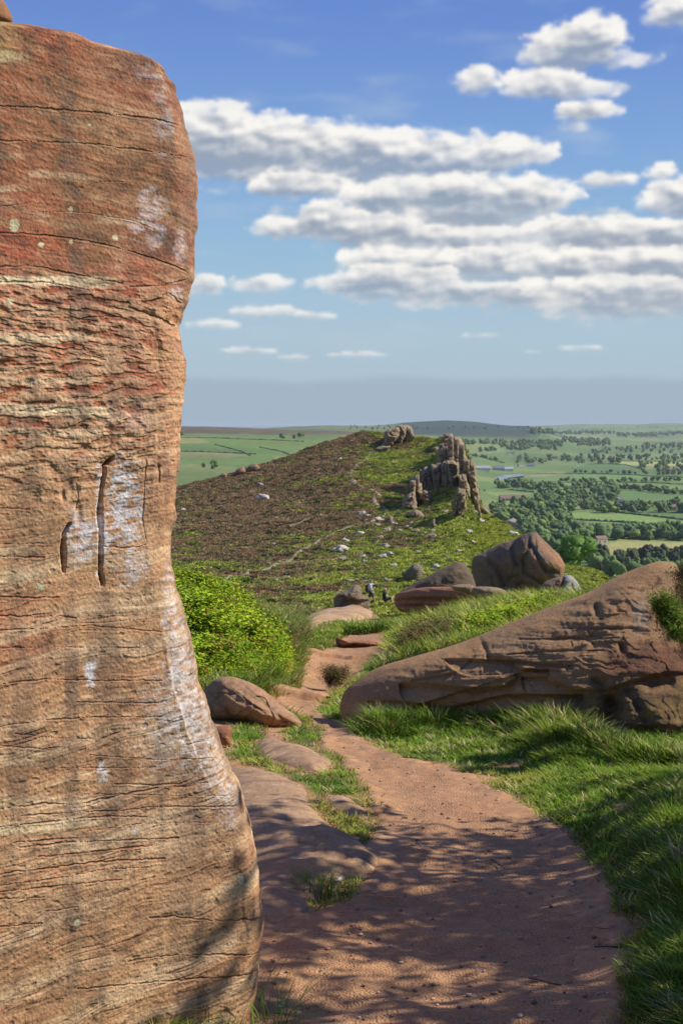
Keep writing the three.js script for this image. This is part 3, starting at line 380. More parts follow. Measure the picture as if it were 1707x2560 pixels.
    if (py < 190 && px < 170) c = mix3(c, rgb(176, 172, 96), clamp(0.35 + blot * 1.6) * sstep(150, 20, px) * sstep(180, 90, py) * 0.7);
    const sp = 1 + g2 * 0.42 + g1 * 0.38 + s3 * 0.26; const o = (j * texW + i) * 4;
    for (let k = 0; k < 3; k++) { const v = clamp(c[k] * sp * 0.98); cdat[o + k] = 255 * (v <= 0.0031308 ? v * 12.92 : 1.055 * Math.pow(v, 1 / 2.4) - 0.055); } cdat[o + 3] = 255;
    hdat[j * texW + i] = h;
  };
  for (let j = 0; j < texH; j++) for (let i = 0; i < texW; i++) texel(i, j);
  const cmap = new THREE.DataTexture(cdat, texW, texH); cmap.colorSpace = THREE.SRGBColorSpace;
  const HB = 0.12, bdat = new Uint8Array(texW * texH * 4);
  // large relief goes into the shape, the rest stays as fine relief
  const bw = 5, low1 = new Float32Array(texW * texH), low2 = new Float32Array(texW * texH);
  for (let j = 0; j < texH; j++) { let s = 0; for (let i = -bw; i < texW; i++) { s += hdat[j * texW + clamp(i + bw, 0, texW - 1)] - (i - bw - 1 >= -bw ? hdat[j * texW + clamp(i - bw - 1, 0, texW - 1)] : 0); if (i >= 0) low1[j * texW + i] = s / (2 * bw + 1); } }
  const bh = 3; for (let i = 0; i < texW; i++) for (let j = 0; j < texH; j++) { let s = 0; for (let k = -bh; k <= bh; k++) s += low1[clamp(j + k, 0, texH - 1) * texW + i]; low2[j * texW + i] = s / (2 * bh + 1); }
  for (let k = 0; k < texW * texH; k++) { const v = clamp(0.5 + (hdat[k] - low2[k]) / HB) * 255; bdat[k * 4] = bdat[k * 4 + 1] = bdat[k * 4 + 2] = v; bdat[k * 4 + 3] = 255; }
  const bmap = new THREE.DataTexture(bdat, texW, texH);
  for (const t of [cmap, bmap]) { t.magFilter = THREE.LinearFilter; t.minFilter = THREE.LinearMipmapLinearFilter; t.generateMipmaps = true; t.wrapS = t.wrapT = THREE.MirroredRepeatWrapping; t.needsUpdate = true; }
  const sampleLow = (a, y) => { const i = clamp(Math.round((a - aMin) / (aMax - aMin) * texW), 0, texW - 1), j = clamp(Math.round((y - yMin) / (yMax - yMin) * texH), 0, texH - 1); return low2[j * texW + i] + deep[j * texW + i]; };
  // shape: rows of height; each row runs from far left along the face, round the rounded end and back along the rear
  const rowsN = 620, capN = 26, face = 330, end = 46, back = 40, n = face + end + back, pos = [], uv = [], idx = [], R0 = 0.34, DEEP = 3.2;
  const rowPts = (v, shrink, lift) => {
    for (let i = 0; i < n; i++) {
      const y0 = yB + (yCorner - yB) * v, aE = edgeA(y0) + fbm(y0 * 5, 7, 4, 3) * 0.035 + (ridge(y0 * 9, 3, 5, 2) - 0.3) * 0.008, Rr = R0 + fbm(y0 * 0.8, 3, 4, 2) * 0.12; let a, b, arc;
      if (i < face) { const t = i / face; a = lerp(-1.9, aE - Rr, t < 0.12 ? t / 0.12 * 0.28 : 0.28 + (t - 0.12) / 0.88 * 0.72); b = 0; arc = a; }
      else if (i < face + end) { const t = (i - face) / end * Math.PI / 2; a = aE - Rr + Math.sin(t) * Rr; b = -(1 - Math.cos(t)) * Rr * 1.25; arc = aE - Rr + t * Rr; }
      else { const t = (i - face - end) / (back - 1); const f = Math.pow(t, 0.8); a = lerp(aE, -1.9, sstep(0.35, 1, f)) - 0.25 * Math.sin(Math.min(1, f * 2.5) * Math.PI / 2) * (1 - f); b = -Rr * 1.25 - (DEEP - Rr) * sstep(0, 0.55, f); arc = aE - Rr + Rr * 1.57 + t * 3.5; }
      const yt = topF(clamp(a, -1.9, 3)), y = yB + (yt - yB) * v, big = fbm(a * 0.55, y * 0.5, 90 + b * 0.3, 3);
      let out = i < face + end ? sampleLow(arc, y) + big * 0.07 * (i < face ? 1 : 1 - (i - face) / end) : fbm(a * 1.5, y * 4, b * 1.5, 3) * 0.1;
      // the face leans back a little at the top and swells at the foot
      let bb = b + (i < face ? 0.0 : 0) + (i < face + end ? -0.10 * sstep(3.4, 5.6, y) : 0);
      let ca = a, cb = bb; if (i < face || i >= face + end) cb += (i < face ? out : -out); else { const t = (i - face) / end * Math.PI / 2; ca += Math.sin(t) * out * 0.8; cb += Math.cos(t) * out; }
      if (shrink > 0) { const mid = -DEEP / 2; cb = lerp(cb, mid, shrink); ca = lerp(ca, lerp(ca, -1.0, 0.55), shrink * shrink); }
      pos.push(A0.x + ex * ca + nx * cb, y + lift * (1 - 0.0 * a) + (shrink > 0 ? fbm(ca * 2.5, cb * 2.5, 17, 3) * 0.06 * Math.min(1, shrink * 8) : 0), A0.z + ez * ca + nz * cb);
      uv.push((arc - aMin) / (aMax - aMin), (y + (shrink > 0 ? lift : 0) - yMin) / (yMax - yMin) + shrink * 0.3);
    }
  };
  for (let j = 0; j <= rowsN; j++) rowPts(j / rowsN, 0, 0);
  for (let j = 1; j <= capN; j++) { const t = j / capN; rowPts(1, 1 - Math.pow(1 - t, 1.0) === 0 ? 0 : Math.pow(t, 2) * 0.98, 0.05 * Math.sin(Math.min(1, t * 2.2) * Math.PI / 2)); }
  const m = rowsN + capN + 1; for (let j = 0; j < m - 1; j++) for (let i = 0; i < n - 1; i++) { const a = j * n + i, b = a + 1, c = a + n, e = c + 1; idx.push(a, b, e, a, e, c); }
  const g = geoFrom(pos, idx, null, uv), mat = new THREE.MeshStandardMaterial({ map: cmap, bumpMap: bmap, bumpScale: HB * 0.62, roughness: 0.93 });
  put(rebase(new THREE.Mesh(g, mat)), 'gritstone_buttress', 'tall reddish gritstone face with chalky vertical finger cracks beside the path', 'rock face');
}

// ---------------------------------------------------------------- rocks traced from the photograph, given their own distance and thickness
function outlineOf(pts, n) { const c = new THREE.CatmullRomCurve3(pts.map(([x, y]) => new THREE.Vector3(x, y, 0)), true, 'centripetal'); return c.getSpacedPoints(n).slice(0, n).map(p => [p.x, p.y]); }
function sharpOutline(pts, n) { const L = [0]; for (let i = 0; i < pts.length; i++) { const a = pts[i], b = pts[(i + 1) % pts.length]; L.push(L[i] + Math.hypot(b[0] - a[0], b[1] - a[1])); } const T = L[pts.length], o = []; let i = 0; for (let k = 0; k < n; k++) { const t = T * k / n; while (L[i + 1] < t) i++; const f = (t - L[i]) / (L[i + 1] - L[i]), a = pts[i], b = pts[(i + 1) % pts.length]; o.push([lerp(a[0], b[0], f), lerp(a[1], b[1], f)]); } return o; }
function tracedRock({ sharp, ex = 0.62, out, c, d, T, T2, nT = 140, nS = 46, p = 2.2, rough = 0.05, bed = 0.02, bedF = 6, tilt = 0, freq = 1.2, marks = [], color, seed = 1, uvs = 1, chip = 0, jag = 0, lift }) {
  const O = sharp ? sharpOutline(out, nT) : outlineOf(out, nT), pos = [], col = [], uv = [], idx = []; if (d === 'ground') { const b = Math.max(...out.map(q => q[1])), t = Math.min(...out.map(q => q[1])), l = Math.min(...out.map(q => q[0])), r = Math.max(...out.map(q => q[0])); d = -hit((l + r) / 2, b - (b - t) * (lift ?? 0.12)).z + T * 0.35; }
  const D = typeof d === 'function' ? d : () => d;
  const cx = c ? c[0] : out.reduce((s, q) => s + q[0], 0) / out.length, cy = c ? c[1] : out.reduce((s, q) => s + q[1], 0) / out.length;
  const vert = (k, s, side) => {
    const o = O[k % nT], px = lerp(cx, o[0], s), py = lerp(cy, o[1], s), dd = D(px, py), prof = Math.pow(Math.max(0, 1 - Math.pow(s, p)), ex), w0 = at(px, py, dd), x = w0.x, y = w0.y, z = w0.z - side;
    let disp = fbm(x * freq + seed, y * freq, z * freq + seed * 3, 4) * rough * 2;
    const ty = y + x * tilt + fbm(x * 0.8, y * 0.8, seed + 5, 2) * 0.25 * (rough * 8);
    disp += (ridge(x * freq * 0.35, ty * bedF, seed, 2) - 0.2) * bed; if (chip) { const v = fbm(x * freq * 0.8, y * freq * 0.8, seed + 30, 2); disp += (Math.round(v * 5) / 5 - v) * chip; }
    let mk = 0; if (side > 0) for (const m of marks) { const [q, sd] = linesDist(px, py, m[0]); if (m[3]) { if (sd > -m[1] && q < m[1] * m[3] * 3) { disp -= m[2] * sstep(-m[1], m[1] * 0.2, sd) * Math.exp(-Math.max(0, sd) / (m[1] * m[3])); } } else { const e = Math.exp(-((q / m[1]) ** 2)); disp -= m[2] * e; mk = Math.max(mk, e); } }
    const edgeFade = 1 - Math.pow(s, 6), j = jag ? 1 + jag * fbm(o[0] * 0.05, o[1] * 0.05, seed + 60, 3) * s * s : 1;
    const P = at(lerp(cx, px, j), lerp(cy, py, j), dd - side * (side > 0 ? T : T2 ?? T) * prof - side * disp * edgeFade);
    pos.push(P.x, P.y, P.z); const cc = color(px, py, P, mk, side); col.push(cc[0], cc[1], cc[2]); uv.push((P.x + P.z * 0.35) * uvs, (P.y - P.z * 0.6) * uvs);
    return pos.length / 3 - 1;
  };
  const grid = {}; const S = Array.from({ length: nS + 1 }, (_, i) => Math.pow(i / nS, 0.72));
  for (const side of [1, -1]) { const ctr = vert(0, 0, side); const G = []; for (let i = 1; i <= nS; i++) { const row = []; for (let k = 0; k < nT; k++) row.push(i === nS && side < 0 ? grid.edge[k] : vert(k, S[i], side)); G.push(row); } if (side > 0) grid.edge = G[nS - 1];
    const tri = (a, b, e) => side > 0 ? idx.push(a, e, b) : idx.push(a, b, e);
    for (let k = 0; k < nT; k++) { const k1 = (k + 1) % nT; tri(ctr, G[0][k], G[0][k1]); for (let i = 0; i < nS - 1; i++) { tri(G[i][k], G[i + 1][k], G[i + 1][k1]); tri(G[i][k], G[i + 1][k1], G[i][k1]); } } }
  const area = O.reduce((s, q, k) => { const r = O[(k + 1) % nT]; return s + q[0] * r[1] - r[0] * q[1]; }, 0);
  if (area < 0) for (let i = 0; i < idx.length; i += 3) { const t = idx[i + 1]; idx[i + 1] = idx[i + 2]; idx[i + 2] = t; }
  return new THREE.Mesh(geoFrom(pos, idx, col, uv));
}
const stoneTone = (base, alt, stain, f = 1) => (px, py, P, mk) => { const n = fbm(P.x * 1.3 * f, P.y * 2.2 * f, P.z * 1.3 * f, 3), m = fbm(P.x * 5 * f, P.y * 7 * f, P.z * 5 * f, 2); let c = mix3(base, alt, clamp(0.5 + n * 1.5)); c = mix3(c, stain, clamp(m * 1.7 - 0.2) * 0.75 + mk * 0.5); return [c[0] * 1.26, c[1] * 1.13, c[2] * 0.95]; };
const SANDST = [0.33, 0.19, 0.105], SANDST2 = [0.23, 0.145, 0.09], GREYST = [0.20, 0.175, 0.145], DKST = [0.085, 0.062, 0.045], MOSSST = [0.21, 0.16, 0.05], REDST = [0.30, 0.125, 0.065];
{ // the long outcrop on the right
  const T = (x, y) => [850 + x * 0.5466, 1380 + y * 0.5466], L = p => p.map(q => T(...q));
  const out = L([[20,640],[60,600],[170,530],[330,480],[520,425],[640,380],[760,330],[900,275],[1000,235],[1130,185],[1280,105],[1380,65],[1470,42],[1535,60],[1560,110],[1590,250],[1640,420],[1680,600],[1690,800],[1680,930],[1500,930],[1300,890],[1150,850],[1000,790],[800,770],[600,760],[400,745],[250,735],[120,760],[30,790],[0,720]]);
  const dOf = (px, py) => lerp(20.6, 17.9, clamp((px - 850) / 880, 0, 1.1)) + Math.max(0, 1810 - py) * 0.0056;
  const marks = [ [L([[600,500],[700,505],[790,510],[825,545],[820,575],[760,620],[620,635],[400,610]]), 9, .22, 2.6], [L([[640,395],[665,450],[680,490],[760,500],[900,515],[1050,525]]), 6, .10, 0], [L([[940,580],[1060,640],[1200,640],[1330,600],[1480,560]]), 8, .16, 2.5], [L([[260,690],[500,720],[760,660],[980,660]]), 8, .25, 3],
    [L([[990,395],[1100,395],[1160,420]]), 4, .06, 0], [L([[1170,250],[1175,280]]), 9, .14, 0], [L([[1370,180],[1430,160],[1450,130]]), 7, .08, 0], [L([[1060,240],[1110,235]]), 7, .10, 0], [L([[1285,430],[1290,450]]), 8, .14, 0], [L([[1240,690],[1250,730],[1240,760]]), 24, .55, 0], [L([[1170,590],[1200,610]]), 14, .2, 0], [L([[1420,610],[1500,600]]), 14, .18, 0], [L([[1320,640],[1360,700],[1400,760]]), 12, .12, 0], [L([[1560,760],[1600,700]]), 14, .2, 0],
    [L([[820,400],[980,400],[1240,380]]), 2.5, .03, 0], [L([[760,470],[950,455],[1200,450]]), 2.5, .03, 0], [L([[1000,350],[1150,350],[1360,350]]), 2.5, .03, 0], [L([[330,590],[520,560],[600,500]]), 4, .06, 0], [L([[390,560],[500,540]]), 3, .04, 0], [L([[860,540],[1000,545]]), 3, .05, 0] ];
  const color = (px, py, P, mk) => {
    const X = (px - 850) / 0.5466, Y = (py - 1380) / 0.5466, n = fbm(P.x * 1.4, P.y * 2.5, P.z, 3), m = fbm(P.x * 4, P.y * 7, P.z * 3, 3), st = fbm(P.x * 1.4, (P.y - P.x * 0.12) * 16, 3, 3);
    let c = mix3([0.50, 0.30, 0.155], [0.36, 0.225, 0.12], clamp(0.5 + n * 1.5)); c = mix3(c, [0.42, 0.35, 0.26], clamp(st * 1.6 - 0.05) * 0.5 * sstep(550, 700, X) * sstep(560, 480, Y)); c = mix3(c, [0.13, 0.085, 0.055], clamp(m * 1.9 - 0.3) * 0.6 + mk * 0.4); c = mix3(c, [0.48, 0.24, 0.12], clamp(st * -1.5 - 0.1) * 0.5);
    c = mix3(c, [0.44, 0.26, 0.15], sstep(520, 300, X) * clamp(0.55 + n) * 0.8);
    const pale = Math.exp(-(((X - 1370) / 40) ** 2) - (((Y - 290) / 110) ** 2)); c = mix3(c, [0.46, 0.42, 0.37], clamp(pale * 1.2 + m * 0.5 - 0.3) * 0.7);
    const earth = sstep(1150, 1330, X + n * 200) * sstep(380, 460, Y + m * 60) * sstep(640, 560, Y + n * 90); c = mix3(c, mix3([0.25, 0.105, 0.055], [0.14, 0.07, 0.04], clamp(0.5 + m * 2)), earth * 0.9);
    const moss = sstep(960, 1100, X) * sstep(560, 660, Y + n * 80); c = mix3(c, mix3([0.24, 0.155, 0.045], [0.10, 0.07, 0.03], clamp(0.45 + m * 2.2)), moss * 0.85);
    return [c[0] * 1.34, c[1] * 1.22, c[2] * 0.98];
  };
  const m = tracedRock({ out, c: T(1060, 480), d: dOf, T: 0.7, T2: 2.6, nT: 460, nS: 170, p: 2.6, rough: 0.045, bed: 0.035, bedF: 8, tilt: -0.10, freq: 2.4, marks: marks.map(q => [q[0], q[1], q[2] * 0.7, q[3]]), color, seed: 3, chip: 0.07 });
  m.material = rockMat(1.6, 0.05); put(rebase(m), 'gritstone_outcrop', 'long tilted brown gritstone outcrop rising above the grass right of the path', 'rock');
}
const zoomA = (x, y) => [900 + x * 0.5147, 1020 + y * 0.5147];
function rockThing(name, label, category, o, extra, mat) { const m = tracedRock(o); m.material = mat ?? rockMat(1, o.uvs ? 0.14 : 0.04); return put(rebase(m), name, label, category, extra); }
const A = p => p.map(q => zoomA(...q));
const Z6 = p => p.map(([x, y]) => [500 + x * 0.3827, 1450 + y * 0.3827]);
rockThing('boulder', 'brown hump-backed boulder beside the left edge of the path', 'boulder', { out: Z6([[-40,800],[20,730],[100,650],[190,630],[290,655],[350,680],[430,730],[490,790],[560,840],[640,900],[665,945],[620,990],[520,1010],[420,1000],[300,940],[160,930],[0,900]]), c: Z6([[330, 860]])[0], d: px => lerp(20.5, 20.2, (px - 500) / 250), T: 0.55, T2: 0.9, nT: 200, nS: 70, p: 1.8, rough: 0.09, bed: 0.07, bedF: 4, tilt: 0.55, freq: 1.8, chip: 0.14, seed: 12,
  marks: [[Z6([[120,770],[170,840],[215,915]]), 10, .05, 0], [Z6([[300,700],[420,800],[560,930]]), 4, .025, 0], [Z6([[60,740],[250,745],[420,870]]), 3, .02, 0]], color: stoneTone([0.42, 0.255, 0.15], [0.34, 0.21, 0.13], [0.17, 0.115, 0.07]) });
rockThing('boulder', 'small pinkish block half sunk beside the big rock face', 'boulder', { out: Z6([[90,970],[160,950],[205,965],[200,1040],[205,1085],[150,1110],[90,1080]]), d: 'ground', T: 0.2, nT: 60, nS: 20, rough: 0.04, color: stoneTone(REDST, SANDST, SANDST2), seed: 4 });
rockThing('boulder', 'rounded top of a red stone behind the hump-backed boulder', 'boulder', { out: Z6([[-60,680],[-20,650],[60,645],[95,660],[100,690],[40,720],[-50,715]]), d: 'ground', T: 0.25, nT: 60, nS: 18, rough: 0.04, color: stoneTone(REDST, SANDST, SANDST2), seed: 5 });
rockThing('boulder', 'pale flat stone lying in the long grass under the bilberry bank', 'boulder', { out: Z6([[455,605],[490,595],[530,600],[550,620],[520,632],[470,625]]), d: 'ground', T: 0.12, nT: 50, nS: 14, rough: 0.03, color: stoneTone([0.42, 0.30, 0.19], SANDST, SANDST2), seed: 6 });
rockThing('step_block', 'square-cut sandstone block forming a high step across the path', 'step', { out: Z6([[885,400],[893,372],[905,395],[1000,392],[1100,388],[1180,400],[1215,430],[1190,500],[1110,505],[1000,500],[945,505],[905,450]]), d: 44, T: 0.5, T2: 1.6, nT: 110, nS: 40, p: 4, rough: 0.04, bed: 0.02, seed: 7, marks: [[Z6([[940,440],[1010,428],[1100,440],[1110,500]]), 9, .35, 2]], color: stoneTone([0.42, 0.215, 0.12], [0.35, 0.19, 0.11], SANDST2) });
rockThing('step_stone', 'flat stone edging the left end of the upper path step', 'step', { out: Z6([[650,505],[690,494],[722,500],[720,520],[660,522]]), d: 'ground', T: 0.2, nT: 40, nS: 12, rough: 0.02, color: stoneTone(SANDST, [0.4, 0.22, 0.13], SANDST2), seed: 8 });
// by the walkers
const Z1 = p => p.map(([x, y]) => [820 + x * 0.12755, 1420 + y * 0.12755]);
rockThing('boulder', 'grey two-humped boulder beside the standing walker', 'boulder', { out: Z1([[120,590],[200,500],[340,430],[470,360],[560,325],[640,370],[670,450],[660,530],[760,545],[810,600],[820,690],[790,800],[600,900],[300,900],[130,760]]), c: Z1([[420, 580]])[0], d: 96, T: 1.2, nT: 120, nS: 40, rough: 0.26, bed: 0.12, bedF: 1.5, freq: 0.8, seed: 21, chip: 0.3, marks: [[Z1([[200,580],[290,550],[370,620],[390,660],[460,600],[560,640]]), 4, .5, 3]], color: stoneTone([0.26, 0.205, 0.15], [0.19, 0.16, 0.125], DKST, 0.5), uvs: 0.3 });
rockThing('boulder', 'dark mossy boulder below the great rounded boulder', 'boulder', { out: A([[190,900],[240,865],[330,815],[420,770],[490,750],[530,790],[560,860],[560,940],[440,980],[300,990],[190,960]]), d: 88, T: 1.4, nT: 110, nS: 36, rough: 0.24, bed: 0.14, bedF: 1.4, freq: 0.6, seed: 22, color: stoneTone([0.19, 0.135, 0.085], [0.13, 0.10, 0.07], DKST, 0.4), uvs: 0.3 });
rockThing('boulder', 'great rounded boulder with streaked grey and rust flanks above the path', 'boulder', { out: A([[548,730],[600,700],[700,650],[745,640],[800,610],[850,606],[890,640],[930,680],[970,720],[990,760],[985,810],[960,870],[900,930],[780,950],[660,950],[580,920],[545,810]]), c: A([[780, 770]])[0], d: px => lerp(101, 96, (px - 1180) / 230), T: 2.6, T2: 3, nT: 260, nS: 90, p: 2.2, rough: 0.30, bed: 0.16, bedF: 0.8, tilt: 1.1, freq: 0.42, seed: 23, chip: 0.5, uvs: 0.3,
  marks: [[A([[815,612],[820,680],[790,740],[800,800],[880,850]]), 6, .28, 0], [A([[745,645],[740,700],[760,760]]), 7, .25, 0], [A([[830,670],[900,790],[960,800]]), 6, .3, 0], [A([[630,740],[680,800],[700,860]]), 8, .35, 0]],
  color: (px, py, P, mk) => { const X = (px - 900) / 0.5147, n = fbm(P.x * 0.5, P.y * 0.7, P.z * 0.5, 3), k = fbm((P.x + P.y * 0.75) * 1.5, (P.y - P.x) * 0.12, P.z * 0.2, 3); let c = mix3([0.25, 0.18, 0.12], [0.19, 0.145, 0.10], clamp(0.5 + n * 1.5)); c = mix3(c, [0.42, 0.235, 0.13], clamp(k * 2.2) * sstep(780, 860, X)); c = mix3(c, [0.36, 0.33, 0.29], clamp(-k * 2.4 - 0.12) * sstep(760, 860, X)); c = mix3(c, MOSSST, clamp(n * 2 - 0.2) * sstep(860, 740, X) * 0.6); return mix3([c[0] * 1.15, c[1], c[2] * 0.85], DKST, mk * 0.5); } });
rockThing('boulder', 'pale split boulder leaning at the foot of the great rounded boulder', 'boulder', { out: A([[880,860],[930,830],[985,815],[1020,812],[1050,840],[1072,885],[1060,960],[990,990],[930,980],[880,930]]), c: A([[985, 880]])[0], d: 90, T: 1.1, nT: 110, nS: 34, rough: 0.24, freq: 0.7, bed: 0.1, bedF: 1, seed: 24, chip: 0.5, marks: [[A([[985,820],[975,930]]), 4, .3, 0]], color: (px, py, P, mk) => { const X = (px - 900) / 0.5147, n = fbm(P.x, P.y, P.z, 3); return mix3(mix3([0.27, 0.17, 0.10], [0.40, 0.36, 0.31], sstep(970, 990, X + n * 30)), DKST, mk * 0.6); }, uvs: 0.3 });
rockThing('layered_slab', 'long red layered sandstone slab lying above the path', 'rock', { out: A([[170,910],[230,885],[330,870],[440,868],[500,865],[560,870],[640,880],[700,895],[760,905],[720,950],[600,985],[420,1010],[250,1000],[180,975]]), c: A([[400, 930]])[0], d: px => lerp(72, 64, (px - 985) / 300), T: 1.0, T2: 2.4, nT: 220, nS: 60, p: 3, rough: 0.06, bed: 0.16, bedF: 2.2, freq: 0.7, seed: 25, marks: [[A([[180,930],[330,925],[480,935],[600,930]]), 4, .3, 0], [A([[180,960],[330,958],[450,965]]), 3, .25, 0]], color: stoneTone([0.42, 0.20, 0.105], [0.35, 0.17, 0.09], [0.15, 0.075, 0.045], 0.5), uvs: 0.4 });
rockThing('boulder', 'pale grey capstone lying on the red layered slab', 'boulder', { out: A([[440,868],[500,856],[545,862],[560,885],[545,905],[500,895],[460,885]]), d: 63, T: 0.4, nT: 60, nS: 18, rough: 0.06, seed: 26, color: stoneTone([0.36, 0.29, 0.21], SANDST, SANDST2, 0.6), uvs: 0.4 });
rockThing('boulder', 'low grey rock ridge in the grass right of the layered slab', 'boulder', { out: A([[545,875],[620,868],[690,880],[716,900],[690,930],[600,930],[550,915]]), d: 61, T: 0.4, nT: 70, nS: 20, rough: 0.06, seed: 27, color: stoneTone([0.34, 0.27, 0.19], [0.25, 0.2, 0.15], SANDST2, 0.6), uvs: 0.4 });
rockThing('boulder', 'dark cube-shaped boulder on the slope left of the great boulder', 'boulder', { out: A([[202,800],[230,785],[265,755],[300,770],[300,810],[280,855],[240,855],[210,830]]), d: 'ground', T: 1.6, nT: 70, nS: 24, p: 3.4, rough: 0.12, chip: 0.6, freq: 0.5, seed: 28, color: stoneTone([0.22, 0.19, 0.15], [0.17, 0.15, 0.12], DKST, 0.4), uvs: 0.3 });
rockThing('boulder', 'small rounded boulder perched on top of the big rock face', 'boulder', { out: [[-90,60],[-80,10],[-50,-30],[-15,-25],[12,5],[30,38],[33,52],[20,62],[-30,68]], d: 8.6, T: 0.16, nT: 70, nS: 30, rough: 0.03, freq: 5, seed: 29, color: stoneTone([0.33, 0.15, 0.07], [0.22, 0.13, 0.06], [0.10, 0.06, 0.03], 4) }, {}, rockMat(4, 0.01));
// sandstone slabs in the ground left of the path
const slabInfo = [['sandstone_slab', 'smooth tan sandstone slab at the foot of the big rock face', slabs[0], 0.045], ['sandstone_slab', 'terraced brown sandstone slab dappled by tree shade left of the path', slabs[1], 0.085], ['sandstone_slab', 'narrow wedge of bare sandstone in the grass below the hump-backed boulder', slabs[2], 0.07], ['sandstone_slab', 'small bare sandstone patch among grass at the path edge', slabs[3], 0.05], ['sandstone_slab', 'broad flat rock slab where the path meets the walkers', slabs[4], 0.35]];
slabInfo.forEach(([nm, label, P, h], q) => {
  const far = q === 4, res = far ? 0.16 : 0.03, f = far ? 0.35 : 1;
  const g = sheet(P, res, (x, z, s) => { const r = (far ? 1.2 : 0.28), e = 1 - Math.exp(-Math.max(0, s) / r * 2.2); const n = fbm(x * 1.6 * f, z * 1.6 * f, 71 + q, 3); let y = h * e * (1 + n * 0.7) + fbm(x * 9 * f, z * 9 * f, 72, 2) * 0.008 + Math.min(0, s) * 0.9; const ty = (z * 0.9 + x * 0.25 + n * 0.5) * (q === 1 ? 2.6 : 1.7) * f; const fr = ty - Math.floor(ty); y += (q === 1 ? 0.075 : 0.03) * (sstep(0.0, 0.16, fr) - fr) * e / f ** 0.5; return y; },
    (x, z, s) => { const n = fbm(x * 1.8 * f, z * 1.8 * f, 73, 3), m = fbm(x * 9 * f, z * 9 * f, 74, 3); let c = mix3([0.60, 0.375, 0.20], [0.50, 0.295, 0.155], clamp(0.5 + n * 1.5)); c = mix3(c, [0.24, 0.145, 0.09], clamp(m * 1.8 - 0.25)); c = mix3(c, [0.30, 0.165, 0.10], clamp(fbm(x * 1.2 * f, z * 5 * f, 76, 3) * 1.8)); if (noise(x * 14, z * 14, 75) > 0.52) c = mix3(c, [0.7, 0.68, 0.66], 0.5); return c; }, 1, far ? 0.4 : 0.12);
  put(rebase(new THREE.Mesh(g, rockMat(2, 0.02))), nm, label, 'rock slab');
});

// ---------------------------------------------------------------- plants near the path
function leafMat() { return new THREE.MeshPhysicalMaterial({ vertexColors: true, roughness: 1, specularIntensity: 0.25, side: THREE.DoubleSide }); }
const MX = new THREE.Matrix4(), Q = new THREE.Quaternion(), V3 = (x, y, z) => new THREE.Vector3(x, y, z), EU = new THREE.Euler();
function scatter(geo, mat, items, name, label, category) {          // items: [x, y, z, scale, turn, [r, g, b], tilt, stretch]
  const m = new THREE.InstancedMesh(geo, mat, items.length), c = new THREE.Color();
  items.forEach((q, i) => { EU.set((q[6] ?? 0), q[4], (q[6] ?? 0) * 0.7, 'YXZ'); MX.compose(V3(q[0], q[1], q[2]), Q.setFromEuler(EU), V3(q[3], q[3] * (q[7] ?? 1), q[3])); m.setMatrixAt(i, MX); m.setColorAt(i, c.setRGB(...q[5])); });
  m.name = numbered(name); m.userData = { kind: 'stuff', label, category }; m.castShadow = m.receiveShadow = true; return m;
}
function bladeTuft(n, spread, h0, h1, w, bend, seed) {               // curved tapering blades, each of its own tint
  const r = rng(seed), pos = [], col = [], idx = [];
  for (let b = 0; b < n; b++) {
    const a = r() * 6.283, rad = Math.sqrt(r()) * spread, x = Math.cos(a) * rad, z = Math.sin(a) * rad, h = lerp(h0, h1, r()), dir = a + (r() - 0.5) * 2.2, be = bend * h * (0.35 + r() * 1.1), tw = dir + 1.57 + (r() - 0.5), ww = w * (0.7 + r() * 0.7), k = 0.72 + r() * 0.5, yel = r() < 0.18 ? 1.35 : 1;
    const base = pos.length / 3, sx = Math.cos(tw) * ww, sz = Math.sin(tw) * ww;
    for (let s = 0; s < 3; s++) { const t = s / 3, f = t * t, wd = 1 - t * 0.55, px = x + Math.cos(dir) * be * f, pz = z + Math.sin(dir) * be * f, py = h * (t - 0.18 * f * Math.min(1, bend)) - 0.01; pos.push(px - sx * wd, py, pz - sz * wd, px + sx * wd, py, pz + sz * wd); }
    pos.push(x + Math.cos(dir) * be, h * (1 - 0.18 * Math.min(1, bend)) - 0.01, z + Math.sin(dir) * be); for (let q = 0; q < 7; q++) col.push(k * yel, k, k * 0.9);
    idx.push(base, base + 1, base + 3, base, base + 3, base + 2, base + 2, base + 3, base + 5, base + 2, base + 5, base + 4, base + 4, base + 5, base + 6);
  }
  return geoFrom(pos, idx, col);
}
